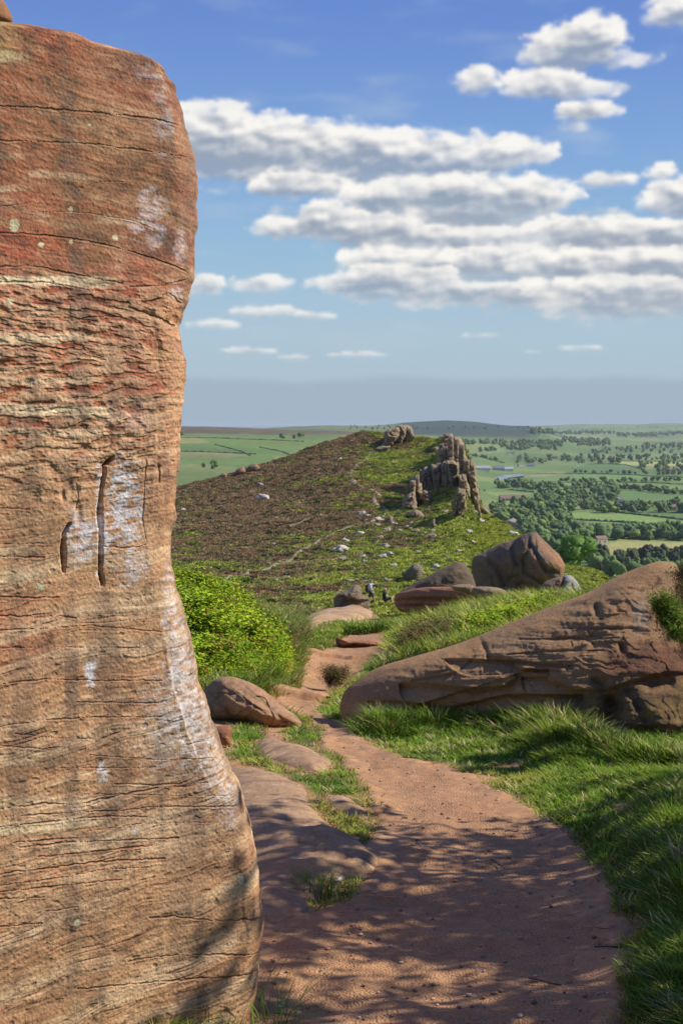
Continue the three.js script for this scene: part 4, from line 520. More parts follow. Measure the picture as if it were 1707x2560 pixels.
function sprig(n, h, spread, leaf, seed, stems = 4) {                // small-leaved shrub shoot
  const r = rng(seed), pos = [], col = [], idx = [];
  for (let s = 0; s < stems; s++) {
    const a = r() * 6.283, lean = spread * (0.3 + r()), bx = (r() - 0.5) * spread * 0.6, bz = (r() - 0.5) * spread * 0.6, hh = h * (0.7 + r() * 0.4);
    for (let l = 0; l < n; l++) {
      const t = 0.2 + 0.8 * Math.pow((l + r()) / n, 0.8), x = bx + Math.cos(a) * lean * t * t + (r() - 0.5) * spread * 0.35, z = bz + Math.sin(a) * lean * t * t + (r() - 0.5) * spread * 0.35, y = hh * t, d = r() * 6.283, up = (r() - 0.2) * 0.9, L = leaf * (0.7 + r() * 0.6), k = 0.75 + r() * 0.45, red = r() < 0.06 ? 1.6 : 1;
      const dx = Math.cos(d) * Math.cos(up), dy = Math.sin(up), dz = Math.sin(d) * Math.cos(up), sx = -Math.sin(d) * 0.32, sz = Math.cos(d) * 0.32, i = pos.length / 3;
      pos.push(x, y, z, x + (dx * 0.5 + sx) * L, y + dy * L * 0.55, z + (dz * 0.5 + sz) * L, x + dx * L, y + dy * L, z + dz * L, x + (dx * 0.5 - sx) * L, y + dy * L * 0.55, z + (dz * 0.5 - sz) * L); for (let q = 0; q < 4; q++) col.push(k * red, k / (red > 1 ? 1.5 : 1), k); idx.push(i, i + 1, i + 2, i, i + 2, i + 3);
    }
  }
  return geoFrom(pos, idx, col);
}
const GR = { lush: [0.12, 0.22, 0.02], mid: [0.165, 0.26, 0.03], yellow: [0.36, 0.34, 0.07], straw: [0.52, 0.44, 0.22] };
const poly = P => onGround(P);
const bilberryZ = poly([[250,1760],[250,1470],[430,1482],[530,1508],[610,1552],[680,1612],[728,1664],[690,1695],[600,1715],[500,1740],[430,1745]]);
const brightZ = poly([[1130,1602],[1220,1572],[1290,1548],[1390,1520],[1410,1535],[1330,1566],[1230,1610],[1150,1630]]);
const heathZ = poly([[985,1640],[1030,1612],[1120,1590],[1180,1575],[1150,1612],[1050,1642],[990,1660]]);
const heathZ2 = poly([[690,1600],[760,1570],[760,1610],[735,1640],[690,1640]]);
const footLine = [[870,1802],[960,1830],[1080,1815],[1200,1810],[1330,1815],[1430,1845],[1520,1880],[1620,1910],[1720,1920]].map(([x, y]) => hit(x, y)).map(p => [p.x, p.z]);
const rightLine = [[1700,1960],[1707,2100],[1720,2250],[1640,2420],[1620,2560]].map(([x, y]) => hit(x, y)).map(p => [p.x, p.z]);
const mound = poly([[880,1690],[940,1660],[985,1600],[1090,1560],[1250,1520],[1400,1500],[1500,1540],[1400,1590],[1200,1640],[1000,1670]]);
{
  const R = rng(101), short = [], mid = [], long = [], wisps = [];
  const tufts = { short: [bladeTuft(18, 0.085, 0.03, 0.08, 0.0040, 0.9, 1), bladeTuft(18, 0.085, 0.03, 0.09, 0.0040, 1.1, 2)], mid: [bladeTuft(16, 0.08, 0.06, 0.14, 0.0048, 1.0, 3), bladeTuft(16, 0.08, 0.06, 0.16, 0.0048, 1.2, 4)], long: [bladeTuft(18, 0.08, 0.10, 0.27, 0.0056, 0.75, 5), bladeTuft(18, 0.08, 0.10, 0.27, 0.0056, 1.1, 6)] };
  const S = { short: [[], []], mid: [[], []], long: [[], []] };
  for (let k = 0; k < 110000; k++) {
    const d = 7.2 * Math.pow(9.5, R()), u = (R() - 0.5) * 0.66, x = u * d, z = -d, b = bare(x, z), keep = R(), n = fbm(x * 1.4, z * 1.4, 111, 3), m = noise(x * 0.5, z * 0.5, 112);
    if (b > -0.02 + n * 0.10) { if (!(b < 0.18 && keep < 0.05)) continue; }
    if (inPoly(x, z, bilberryZ) && keep > 0.05) continue; if (d > 25 && keep > 0.4 && (inPoly(x, z, brightZ) || inPoly(x, z, heathZ))) continue;
    const worn = sstep(-0.45, -0.05, b + n * 0.35); if (keep < worn * 0.55) continue;
    const foot = linesDist(x, z, footLine)[0] * (u > 0.16 ? 1.8 : 1), side = linesDist(x, z, rightLine)[0], onMound = inPoly(x, z, mound), left = u < -0.03;
    let tall = Math.exp(-((foot / 0.5) ** 2)) * 0.85 + Math.exp(-((side / 0.4) ** 2)) * 0.5 + (onMound ? 0.58 : 0) + (left && d > 22 ? 0.75 : left ? 0.3 : 0.1) + n * 0.55 - worn * 0.45;
    const kind = tall > 0.72 ? 'long' : tall > 0.30 ? 'mid' : 'short';
    const dry = clamp(0.25 + m * 1.1 + n * 0.6 + (d > 24 ? 0.2 : 0) + worn * 0.25); let c = mix3(mix3(GR.lush, GR.mid, clamp(0.45 + n * 1.3)), GR.yellow, sstep(0.35, 0.95, dry) * 0.75); if (R() < 0.09 + (tall > 0.6 ? 0.06 : 0)) c = GR.straw; const v = 0.75 + R() * 0.5; c = c.map(q => q * v);
    const sc = (0.85 + R() * 0.5) * (1 + Math.max(0, d - 14) / 26) * (kind === 'long' && !onMound && foot < 0.6 ? 0.9 : 1);
    S[kind][k & 1].push([x, groundY(x, z) - 0.005, z, sc, R() * 6.283, c, (R() - 0.5) * 0.3, 0.8 + clamp(tall) * 0.45]);
  }
  const mat = leafMat(0xffffff, 0.3);
  for (const kind of ['short', 'mid', 'long']) for (const i of [0, 1]) scene.add(scatter(tufts[kind][i], mat, S[kind][i], 'grass', { short: 'short trodden turf beside the sand path', mid: 'green meadow grass along the path', long: 'long arching grass below the outcrop and on the banks' }[kind], 'grass'));
}
{ // single grass tussocks that stand on sand or stone
  const tus = [[795, 2235, 'tussock of grass growing beside the spilt chalk on the slab', 34, 0.26], [866, 2170, 'small tuft of grass on the lower edge of the sandstone slab', 24, 0.18], [655, 2575, 'wispy grass tuft at the foot of the big rock face', 20, 0.4], [930, 1580, 'rounded grass clump beside the walkers on the path', 130, 0.7]];
  tus.forEach(([px, py, label, n, h], k) => { const p = hit(px, py); const far = -p.z > 30, g = bladeTuft(n * 5, far ? 1.1 : h * 0.6, h * 0.4, h, far ? 0.016 : 0.0028, 1.1, 40 + k); const cc = g.attributes.color, t = [0.13, 0.24, 0.03]; for (let i = 0; i < cc.count; i++) cc.setXYZ(i, cc.getX(i) * t[0], cc.getY(i) * t[1], cc.getZ(i) * t[2]); const m = new THREE.Mesh(g, leafMat(0xffffff, 0.3)); m.position.copy(p); put(m, 'grass_tussock', label, 'tussock'); });
}
{ // bilberry on the left bank, brighter sprigs right of the path, heather between
  const R = rng(202), g1 = sprig(16, 0.34, 0.16, 0.042, 11), g2 = sprig(16, 0.30, 0.18, 0.040, 12), mat = leafMat(0xffffff, 0.35);
  const fill = (P, n, scale, colorOf, dens = 1) => { const q = boxed(P), out = [[], []]; for (let k = 0; k < n; k++) { const x = lerp(q[0], q[1], R()), z = lerp(q[2], q[3], R()); const s = polySD(x, z, P); if (s < 0 && R() > Math.exp(s * 6)) continue; const nz = fbm(x * 1.3, z * 1.3, 121, 3); if (nz < -0.22 * dens) continue; const hum = noise(x * 0.8, z * 0.8, 131) * 0.8 + noise(x * 2.1, z * 2.1, 132) * 0.5, sc = scale * (0.55 + R() * 0.7) * (0.9 + nz * 1.1 + hum * 0.5) * sstep(-0.6, 0.45, s); if (sc < 0.2) continue; out[k & 1].push([x, groundY(x, z) - 0.04 + Math.max(0, hum) * 0.25 * sstep(0, 0.6, s), z, sc, R() * 6.283, colorOf(x, z, nz, R), (R() - 0.5) * 0.5]); } return out; };
  const bright = (x, z, n, r) => { const k = 0.8 + r() * 0.4; const c = r() < 0.07 ? [0.30, 0.16, 0.04] : mix3([0.12, 0.24, 0.016], [0.31, 0.41, 0.02], clamp(0.25 + n * 1.6 + r() * 0.5)); return c.map(v => v * k); };
  const a = fill(bilberryZ, 22000, 1.45, bright);
  const grp = (name, label, sets, gs, m) => { const g = new THREE.Group(); sets.forEach((s, i) => { const f = scatter(gs[i], m, s, 'leaves_' + name, undefined, undefined); f.name = 'foliage'; f.userData = { kind: 'stuff' }; g.add(f); }); put(g, name, label, 'shrub'); };
  grp('bilberry_bush', 'bright yellow-green bilberry bush on the bank behind the big rock face', a, [g1, g2], mat);
  grp('bilberry_bush', 'bright green bilberry shoots along the crest above the outcrop', fill(brightZ, 5200, 1.5, bright), [g1, g2], mat);
  const hz = (x, z, n, r) => { const c = r() < 0.4 ? [0.17, 0.105, 0.045] : r() < 0.5 ? [0.10, 0.12, 0.03] : [0.14, 0.16, 0.04]; const k = 0.7 + r() * 0.6; return c.map(v => v * k); };
  const h1 = sprig(26, 0.32, 0.20, 0.026, 13, 5), h2 = sprig(26, 0.30, 0.22, 0.026, 14, 5);
  grp('heather_bush', 'brown-green heather bush on the grassy mound right of the path', fill(heathZ, 2600, 1.5, hz), [h1, h2], mat);
  grp('heather_bush', 'dark heather bush between the bilberry bank and the upper path', fill(heathZ2, 1800, 1.7, hz), [h1, h2], mat);
  // the dark bush growing on the right end of the outcrop
  const onRock = (pts, n, d, name, label, col, sc) => { const P = outlineOf(pts, 40), q = boxed(P), out = [[], []]; for (let k = 0; k < n; k++) { const px = lerp(q[0], q[1], R()), py = lerp(q[2], q[3], R()); if (!inPoly(px, py, P)) continue; const p = at(px, py, d - R() * 0.45 - 0.1); out[k & 1].push([p.x, p.y - 0.1, p.z, sc * (0.7 + R() * 0.6), R() * 6.283, col(p.x, p.z, 0, R), (R() - 0.5) * 0.9]); } grp(name, label, out, [h1, g2], mat); };
  onRock([[1697,1420],[1780,1400],[1800,1620],[1740,1640],[1706,1630],[1703,1530],[1692,1480]], 650, 17.3, 'heather_bush', 'dark straggling bush clinging to the right end of the outcrop', hz, 0.6);
  onRock([[1638,1500],[1665,1488],[1690,1520],[1707,1560],[1720,1600],[1680,1590],[1650,1550]], 420, 16.5, 'bilberry_bush', 'small green bush in the hollow of the outcrop', (x, z, n, r) => mix3([0.10, 0.19, 0.02], [0.16, 0.22, 0.03], r()), 0.6);
  // lone sprig by the path
  { const p = hit(838, 1728), items = [[], []]; for (let k = 0; k < 90; k++) { const a = R() * 6.283, r = Math.sqrt(R()) * 0.22; items[k & 1].push([p.x + Math.cos(a) * r, p.y - 0.02 + R() * 0.32, p.z + Math.sin(a) * r, 0.75 + R() * 0.3, R() * 6.283, R() < 0.5 ? [0.13, 0.14, 0.035] : [0.19, 0.11, 0.045], (R() - 0.5) * 1.2]); } grp('bilberry_bush', 'lone russet sprig standing beside the path at the tip of the outcrop', items, [h1, h2], mat); }
}
{ // heather, bilberry and grass clumps of the hillside
  const R = rng(303), clump = (n, seed, w) => { const r = rng(seed), pos = [], col = [], idx = []; for (let k = 0; k < n; k++) { const a = r() * 6.283, rad = Math.sqrt(r()) * 0.5, x = Math.cos(a) * rad, z = Math.sin(a) * rad, h = (0.30 + 0.25 * r()) * (1 - rad * 0.9), d = r() * 6.283, q = w * (0.6 + r() * 0.8), i = pos.length / 3, v = 0.7 + r() * 0.6; pos.push(x - Math.cos(d) * q, h * 0.25, z - Math.sin(d) * q, x + Math.cos(d) * q, h * 0.25, z + Math.sin(d) * q, x + Math.cos(a) * 0.12, h + 0.05, z + Math.sin(a) * 0.12); for (let s = 0; s < 3; s++) col.push(v, v, v); idx.push(i, i + 1, i + 2); } return geoFrom(pos, idx, col); };
  const G = [clump(46, 1, 0.15), clump(46, 2, 0.15), clump(60, 3, 0.10)], S = [[], [], []];
  for (let k = 0; k < 110000; k++) {
    const t = R(), d = lerp(62, 575, Math.pow(t, 1.15)), u = (R() - 0.42) * 0.46, x = u * d, z = -d, px = 853.5 + F * u; if (d > hillFar(px) * 1.01) continue;
    if (d < 110 && bare(x, z) > -0.3) continue;
    const [g, s, n, m] = hillMix(x, z, d), r = R(); let c;
    if (s > 0.4 && r < 0.75) c = mix3(STRAW, [0.20, 0.20, 0.06], R()); else if (g + (r - 0.5) * 0.55 > 0.47) c = mix3([0.25, 0.29, 0.045], R() < 0.4 ? [0.42, 0.41, 0.07] : [0.15, 0.18, 0.035], R()); else c = R() < 0.72 ? mix3(HEATHER, [0.34, 0.21, 0.11], R()) : mix3(HEATH2, [0.10, 0.10, 0.04], R());
    c = [c[0] * 1.3, c[1] * 1.3, c[2] * 1.25]; const dk = R() < 0.035 && d < 480; if (dk) c = [0.07, 0.08, 0.028]; else if (g > 0.78 && R() < 0.7) c = mix3([0.36, 0.42, 0.05], [0.54, 0.53, 0.09], R()); const sc = (0.5 + R() * 0.6) * (0.6 + d / 420) * (dk ? 1.2 : 1); S[k % 3].push([x, groundY(x, z) - 0.05, z, sc * (d < 110 ? 0.75 : 1), R() * 6.283, c, (R() - 0.5) * 0.3]);
  }
  const mat = new THREE.MeshStandardMaterial({ vertexColors: true, roughness: 1, side: THREE.DoubleSide });
  S.forEach((s, i) => scene.add(scatter(G[i], mat, s, 'heather', 'low heather and bilberry covering the hillside', 'heather')));
}

{ // grit and loose bits on the path, twigs and fallen leaves
  const R = rng(707), peb = mergeVertices(new THREE.IcosahedronGeometry(1, 1).deleteAttribute('normal').deleteAttribute('uv')), p = peb.attributes.position; for (let i = 0; i < p.count; i++) { const n = 1 + noise(p.getX(i) * 1.5, p.getY(i) * 1.5, p.getZ(i) * 1.5 + 3) * 0.6; p.setXYZ(i, p.getX(i) * n * 1.2, p.getY(i) * n * 0.6, p.getZ(i) * n); } peb.computeVertexNormals();
  const items = []; for (let k = 0; k < 14000; k++) { const d = 7.5 * Math.pow(4, R()), x = (R() - 0.5) * 0.5 * d, z = -d, b = bare(x, z); if (b < 0.02) continue; if (b > 0.25 && R() < 0.45) continue; const s = 0.0022 + Math.pow(R(), 9) * 0.016, c = R(), v = 0.5 + R() * 0.6; items.push([x, groundY(x, z) + 0.008, z, s, R() * 6.28, c < 0.6 ? [0.42 * v, 0.24 * v, 0.14 * v] : c < 0.85 ? [0.3 * v, 0.22 * v, 0.17 * v] : [0.6 * v, 0.5 * v, 0.4 * v]]); }
  scene.add(scatter(peb, new THREE.MeshStandardMaterial({ roughness: 1 }), items, 'gravel', 'loose grit and small stones on the sand path', 'gravel'));
  const bark = new THREE.MeshStandardMaterial({ color: new THREE.Color().setRGB(0.10, 0.06, 0.045), roughness: 1 }), pale = new THREE.MeshStandardMaterial({ color: new THREE.Color().setRGB(0.5, 0.27, 0.12), roughness: 0.9 });
  [[1240, 2163, 0.10, 1.2, 'short dark twig in the middle of the path', bark], [950, 2247, 0.14, 0.2, 'curved reddish twig beside the spilt chalk', pale], [1278, 2084, 0.06, 0.1, 'small dark twig on the upper shaded path', bark], [1475, 2215, 0.05, 0.5, 'pale fallen leaf near the right edge of the path', pale], [1490, 2326, 0.09, 0.1, 'reddish twig at the right edge of the path', pale], [1530, 2375, 0.12, 0.05, 'long thin twig lying at the right grass edge', bark], [1360, 2462, 0.11, 0.6, 'brown curled twig low on the path', bark], [1625, 2250, 0.09, 2.2, 'grey twig lying in the grass by the path', bark]].forEach(([px, py, L, a, label, m], i) => { const q = hit(px, py), pts = [-1, -0.3, 0.35, 1].map((t, k) => V3(Math.cos(a) * t * L, 0.012 + (k % 2) * 0.012, Math.sin(a) * t * L + (k % 2) * L * 0.18)); const t = new THREE.Mesh(new THREE.TubeGeometry(new THREE.CatmullRomCurve3(pts), 10, 0.0055, 5), m); t.position.copy(q); t.position.y += 0.008; put(t, 'twig', label, 'twig'); });
  // the heap of chalk dust and the chalk dabs on the slab
  { const q = hit(832, 2200), g = new THREE.SphereGeometry(1, 24, 16), v = g.attributes.position; for (let i = 0; i < v.count; i++) { const n = 1 + fbm(v.getX(i) * 2, v.getY(i) * 2, v.getZ(i) * 2, 3) * 0.9; v.setXYZ(i, v.getX(i) * 0.06 * n, v.getY(i) * 0.022 * n, v.getZ(i) * 0.09 * n); } g.computeVertexNormals(); const m = new THREE.Mesh(g, new THREE.MeshStandardMaterial({ color: new THREE.Color().setRGB(0.72, 0.70, 0.68), roughness: 1 })); m.position.copy(q); m.position.y += 0.02; put(m, 'chalk_heap', 'small heap of white climbing chalk beside the grass tussock', 'chalk'); }
}

// ---------------------------------------------------------------- crag and tors of the hill
const Z3 = p => p.map(([x, y]) => [860 + x * 0.2423, 1040 + y * 0.2423]);
const cragTone = (warm) => (px, py, P, mk) => { const n = fbm(P.x * 0.16, P.y * 0.10, P.z * 0.16, 3), k = fbm(P.x * 0.5, P.y * 0.06, P.z * 0.3, 3), m = fbm(P.x * 0.5, P.y * 0.7, P.z * 0.5, 2); let c = mix3([0.36, 0.255, 0.15], [0.25, 0.185, 0.12], clamp(0.5 + n * 1.6)); c = mix3(c, [0.38, 0.27, 0.11], clamp(k * 1.8 + warm) * 0.7); c = mix3(c, DKST, clamp(m * 1.8 - 0.15) * 0.75); return mix3(c, MOSSST, clamp(n * 2.2 - 0.55)); };
const cragMat = rockMat(1, 0.25);
function spanAt(P, x) { const ys = []; for (let i = 0, j = P.length - 1; i < P.length; j = i++) { const a = P[j], b = P[i]; if ((a[0] > x) !== (b[0] > x)) ys.push(a[1] + (b[1] - a[1]) * (x - a[0]) / (b[0] - a[0])); } return ys.length ? [Math.min(...ys), Math.max(...ys)] : null; }
function columns(g, poly, step, seed) {      // jointed blocks standing side by side and on one another
  const R = rng(seed), P = Z3(poly), x0 = Math.min(...P.map(q => q[0])), x1 = Math.max(...P.map(q => q[0]));
  for (let x = x0 + step * 0.4; x < x1; x += step * (0.75 + R() * 0.5)) { const sp = spanAt(P, x); if (!sp || sp[1] - sp[0] < 4) continue; const w = step * (0.8 + R() * 0.5), top = sp[0] - R() * 2 + 2, bot = sp[1], d = -hit(x, bot, 60).z + R() * 3, n = bot - top > 30 ? 2 + Math.floor(R() * 1.6) : 1; let y = bot + 6;
    for (let k = 0; k < n; k++) { const yt = k === n - 1 ? top : lerp(bot, top, (k + 0.75 + R() * 0.5) / n), ox = (R() - 0.5) * 2.2, l = x - w / 2 + ox, r = x + w / 2 + ox, sl = (R() - 0.5) * 3.5; const m = tracedRock({ sharp: true, ex: 0.3, jag: 0.25, out: [[l, y], [l + (R() - 0.5) * 1.5, (y + yt) / 2], [l + R(), yt + sl], [(l + r) / 2, yt + (R() - 0.6) * 1.5], [r - R(), yt - sl], [r + (R() - 0.5) * 1.5, (y + yt) / 2], [r, y]], d: d + k * 0.8 + R() * 1.5, T: 2 + R() * 2.5, T2: 5, nT: 48, nS: 14, p: 7, rough: 0.35, bed: 0.5, bedF: 0.5, freq: 0.3, chip: 1.6, seed: seed * 31 + Math.floor(x) + k, color: cragTone((R() - 0.35) * 0.7), uvs: 0.06 }); m.name = 'rock_block'; m.material = cragMat; g.add(m); y = yt + 2; } }
}
function cragThing(name, label, category, pieces, masses = []) {
  const g = new THREE.Group(); masses.forEach(([poly, step], i) => columns(g, poly, step, 60 + i));
  pieces.forEach(([pts, dd, T, warm = 0, ext = 0], i) => { const out = Z3(pts), b = Math.max(...out.map(q => q[1])); const o = out.map(([x, y]) => [x, y > b - 4 ? y + ext : y]); const cx = out.reduce((q, v) => q + v[0], 0) / out.length, d = -hit(cx, b - 1, 60).z + T * 0.2; const m = tracedRock({ out: o.map(([x, y]) => [cx + (x - cx) * 1.12, y > b - 5 ? y + 7 : y]), d: (px) => d, T, T2: T * 1.2, sharp: true, ex: 0.42, jag: 0.5, nT: 84, nS: 32, p: 5, rough: 0.8, bed: 0.9, bedF: 0.45, freq: 0.2, chip: 4, seed: 40 + i * 7, color: cragTone(warm), uvs: 0.06, marks: [[[[lerp(out[0][0], b, 0), 0], [0, 0]], 1, 0, 0]].slice(1) }); m.name = 'rock_buttress'; m.material = cragMat; g.add(m); });
  const box = new THREE.Box3().setFromObject(g), c = box.getCenter(V3(0, 0, 0)); c.y = box.min.y; for (const m of g.children) m.position.sub(c); g.position.copy(c); return put(g, name, label, category);
}
const dAt = (x, y) => { const [q] = Z3([[x, y]]); return -hit(q[0], q[1], 60).z; };
cragThing('summit_tor', 'rugged rocky tor on the summit of the heather hill', 'tor', [
  [[[430,150],[470,120],[540,100],[560,150],[540,220],[500,300],[430,310],[380,330],[420,250]], 548, 7, -0.1], [[[530,110],[560,95],[620,88],[640,130],[630,200],[590,260],[540,280],[520,200]], 546, 8, -0.1], [[[615,92],[660,95],[695,105],[705,170],[738,222],[690,250],[630,262],[610,180]], 544, 8, 0], [[[330,330],[400,300],[470,310],[450,350],[380,370],[320,360]], 520, 5, 0]]);
cragThing('gritstone_crag', 'tall gritstone crag with vertical buttresses on the right edge of the hill', 'crag', [
  [[[985,215],[1040,180],[1110,188],[1130,230],[1100,260],[1040,250]], 505, 6, 0.1], [[[1090,230],[1130,215],[1185,222],[1222,270],[1240,350],[1255,440],[1230,500],[1170,500],[1140,400],[1130,300]], 496, 8, 0.15, 20], [[[960,400],[1000,335],[1080,300],[1150,330],[1165,420],[1120,470],[1040,470],[980,450]], 485, 7, 0], [[[1060,460],[1120,440],[1165,470],[1190,660],[1170,720],[1120,730],[1090,640]], 474, 7, 0.2, 20],
  [[[1000,482],[1060,468],[1082,560],[1066,680],[1030,720],[1005,640]], 468, 6, 0.1, 15], [[[903,505],[930,490],[1000,492],[1016,560],[1008,720],[960,748],[915,722],[905,600]], 462, 6, -0.2, 20], [[[790,565],[830,528],[885,540],[905,620],[908,730],[860,760],[800,745]], 458, 6, -0.1, 15], [[[690,660],[735,622],[790,680],[800,760],[765,810],[752,905],[722,905],[700,770]], 440, 5, 0, 15],
  [[[605,865],[655,805],[722,792],[742,900],[730,975],[650,980],[605,935]], 415, 5, 0, 10], [[[770,780],[830,760],[890,780],[905,880],[860,920],[800,880]], 436, 4, 0.1], [[[1110,880],[1130,850],[1165,845],[1170,960],[1150,1030],[1115,1010]], 398, 4, 0.1, 12], [[[1160,745],[1200,730],[1240,760],[1256,860],[1255,960],[1210,1005],[1165,1010],[1158,880]], 400, 5, 0.1, 12],
  [[[1262,520],[1300,480],[1342,468],[1357,520],[1365,700],[1385,800],[1402,925],[1355,915],[1310,850],[1275,720],[1262,620]], 420, 8, 0.45, 18], [[[1190,620],[1250,600],[1280,700],[1300,820],[1260,860],[1215,760]], 428, 6, 0.2, 10], [[[1225,350],[1262,420],[1290,480],[1290,520],[1240,520]], 478, 6, 0.3, 20]], [
  [[[605,940],[640,830],[690,680],[800,550],[905,500],[1010,480],[1075,470],[1095,640],[1070,720],[1000,745],[900,770],[800,800],[745,960],[640,975]], 12], [[[985,300],[1050,225],[1100,200],[1185,222],[1230,300],[1255,440],[1290,490],[1350,475],[1364,700],[1400,925],[1340,905],[1270,850],[1200,720],[1110,725],[1070,470],[980,440]], 12]]);
// broken rock below the crag and stones in the heather
[['boulder', 'reddish tilted slab lying in the grass below the crag', [[640,1022],[720,966],[780,980],[842,1056],[760,1064],[700,1052]], 3], ['boulder', 'narrow upright stone pillar below the crag', [[898,1085],[930,1058],[936,1110],[928,1162],[905,1155]], 2], ['boulder', 'pale upright block beside the hill path below the crag', [[430,1062],[490,1028],[498,1112],[440,1118]], 2.5], ['boulder', 'pale slender stone standing right of the crag foot', [[1308,922],[1332,916],[1336,982],[1314,992]], 2], ['boulder', 'cluster of grey stones at the right foot of the crag', [[1388,945],[1430,930],[1480,970],[1512,1012],[1490,1042],[1420,985]], 3], ['boulder', 'square dark stone on the grass near the crag top', [[895,345],[955,315],[975,340],[930,370]], 2.5], ['boulder', 'flat pinkish stone in the heather below the crag', [[675,1180],[770,1165],[780,1190],[740,1220],[690,1215]], 2.5]].forEach(([nm, label, pts, T], i) => rockThing(nm, label, 'boulder', { out: Z3(pts), d: 'ground', T, nT: 48, nS: 16, p: 3, rough: 0.3, freq: 0.25, chip: 0.9, seed: 70 + i, color: cragTone(i === 0 ? -0.3 : 0.1), uvs: 0.08 }, {}, cragMat));
const Z4 = p => p.map(([x, y]) => [400 + x * 0.3827, 1020 + y * 0.3827]);
[['tor', 'small rounded rock at the lower end of the ridge tors', [[398,440],[410,420],[432,422],[440,450],[420,462],[398,460]]], ['tor', 'low flat-topped tor between the two ridge rocks', [[440,445],[490,415],[500,395],[545,380],[560,410],[520,432],[470,452]]], ['tor', 'largest layered tor on the left ridge of the hill', [[565,395],[590,368],[630,360],[655,385],[665,405],[610,415],[570,412]]]].forEach(([nm, label, pts], i) => rockThing('ridge_tor', label, 'tor', { out: Z4(pts).map(([x, y]) => [x, y + 2]), d: 'ground', T: 3, nT: 60, nS: 20, p: 3, rough: 0.35, bed: 0.6, bedF: 0.5, freq: 0.25, chip: 0.7, seed: 90 + i, lift: 0.2, color: stoneTone([0.27, 0.16, 0.10], [0.20, 0.13, 0.09], DKST, 0.2), uvs: 0.08 }, {}, cragMat));
{ // loose stones on the hillside
  const R = rng(404), forms = [0, 1, 2, 3].map(k => { const g = mergeVertices(new THREE.IcosahedronGeometry(1, 3).deleteAttribute('normal').deleteAttribute('uv')), p = g.attributes.position, col = []; for (let i = 0; i < p.count; i++) { const v = V3(p.getX(i), p.getY(i), p.getZ(i)), n = fbm(v.x * 1.1 + k * 9, v.y * 1.1, v.z * 1.1 + k, 3), ch = Math.round(n * 4) / 4; v.multiplyScalar(1 + ch * 0.8 + n * 0.3); p.setXYZ(i, v.x * 1.2, Math.max(v.y * 0.62, -0.4), v.z); const t = 0.8 + n * 0.6; col.push(t, t, t); } g.setAttribute('color', new THREE.Float32BufferAttribute(col, 3)); g.computeVertexNormals(); return g; });
  const mats = [[0.46, 0.40, 0.32], [0.36, 0.30, 0.23], [0.54, 0.49, 0.41]].map(c => new THREE.MeshStandardMaterial({ color: new THREE.Color().setRGB(...c), vertexColors: true, roughness: 0.95 }));
  const one = (px, py, w, label, extra) => { const p = hit(px, py, 60), m = new THREE.Mesh(forms[Math.floor(R() * 4)], mats[Math.floor(R() * 3)]), s = w * -p.z / F / 2 * 1.25; m.position.copy(p); m.position.y += s * 0.3 + 0.12; m.scale.setScalar(s); m.rotation.y = R() * 6.28; put(m, 'stone', label, 'stone', extra); };
  [[848, 1378, 24, 'largest pale block in the heather left of the walkers'], [857, 1402, 14, 'pale stone just below the large pale block in the heather'], [827, 1414, 9, 'small white stone below the pale block in the heather'], [655, 1248, 20, 'pale flat stone alone in the brown heather'], [650, 1214, 11, 'upright pale stone high in the brown heather'], [972, 1389, 14, 'pale stone in the green slope above the walkers'], [896, 1338, 16, 'grey stone beside the slanting hill path'], [1088, 1418, 10, 'small grey stone left of the great boulder'], [1533, 1465, 20, 'grey stone on the green slope right of the great boulder'], [1425, 1405, 30, 'flat brown rock on the crest right of the great boulder'], [1288, 1316, 30, 'dark rock on the skyline of the grassy slope'], [1282, 1340, 18, 'small dark rock below the skyline rock of the grassy slope']].forEach(q => one(...q));
  for (let k = 0; k < 150; k++) { const a = R(), px = lerp(860, 1240, R()), py = lerp(1270, 1460, Math.pow(R(), 0.8)); if (py < 1250 + Math.max(0, px - 1150) * 1.0) continue; const w = 3.5 + Math.pow(R(), 2.5) * 13, z = w > 10 ? 'large' : w > 5.5 ? 'small' : 'tiny', y = py < 1350 ? 'close below the crag' : 'low on the slope below the crag'; one(px, py, w, z + ' pale gritstone stone ' + y, { group: z + ' stones ' + y }); }
  for (let k = 0; k < 26; k++) { const px = lerp(440, 860, R()), S = hillTop(px), py = lerp(S + 25, 1440, R()); one(px, py, 3 + Math.pow(R(), 3) * 8, 'small pale stone showing through the brown heather', { group: 'stones in the heather' }); }
}
// paths on the hill
function track(pts, w, name, label, color) { const P = pts.map(([x, y]) => hit(x, y, 60)), c = new THREE.CatmullRomCurve3(P), n = 160, q = c.getSpacedPoints(n), pos = [], col = [], uv = [], idx = []; for (let i = 0; i <= n; i++) { const t = c.getTangentAt(i / n), L = Math.hypot(t.x, t.z), sx = -t.z / L, sz = t.x / L, ww = w * (0.7 + noise(i * 0.35, 3, 9) * 0.9); for (let k = -2; k <= 2; k++) { const x = q[i].x + sx * ww * k / 2, z = q[i].z + sz * ww * k / 2; pos.push(x, groundY(x, z) + (Math.abs(k) === 2 ? 0.05 : 0.42), z); const v = 0.85 + noise(x * 0.8, z * 0.8, 4) * 0.5; col.push(color[0] * v, color[1] * v, color[2] * v); uv.push(x, z); } } for (let i = 0; i < n; i++) for (let k = 0; k < 4; k++) { const a = i * 5 + k; idx.push(a, a + 1, a + 6, a, a + 6, a + 5); } const g = geoFrom(pos, idx, col, uv); structure(new THREE.Mesh(g, new THREE.MeshStandardMaterial({ vertexColors: true, roughness: 1, side: THREE.DoubleSide })), name, label); }
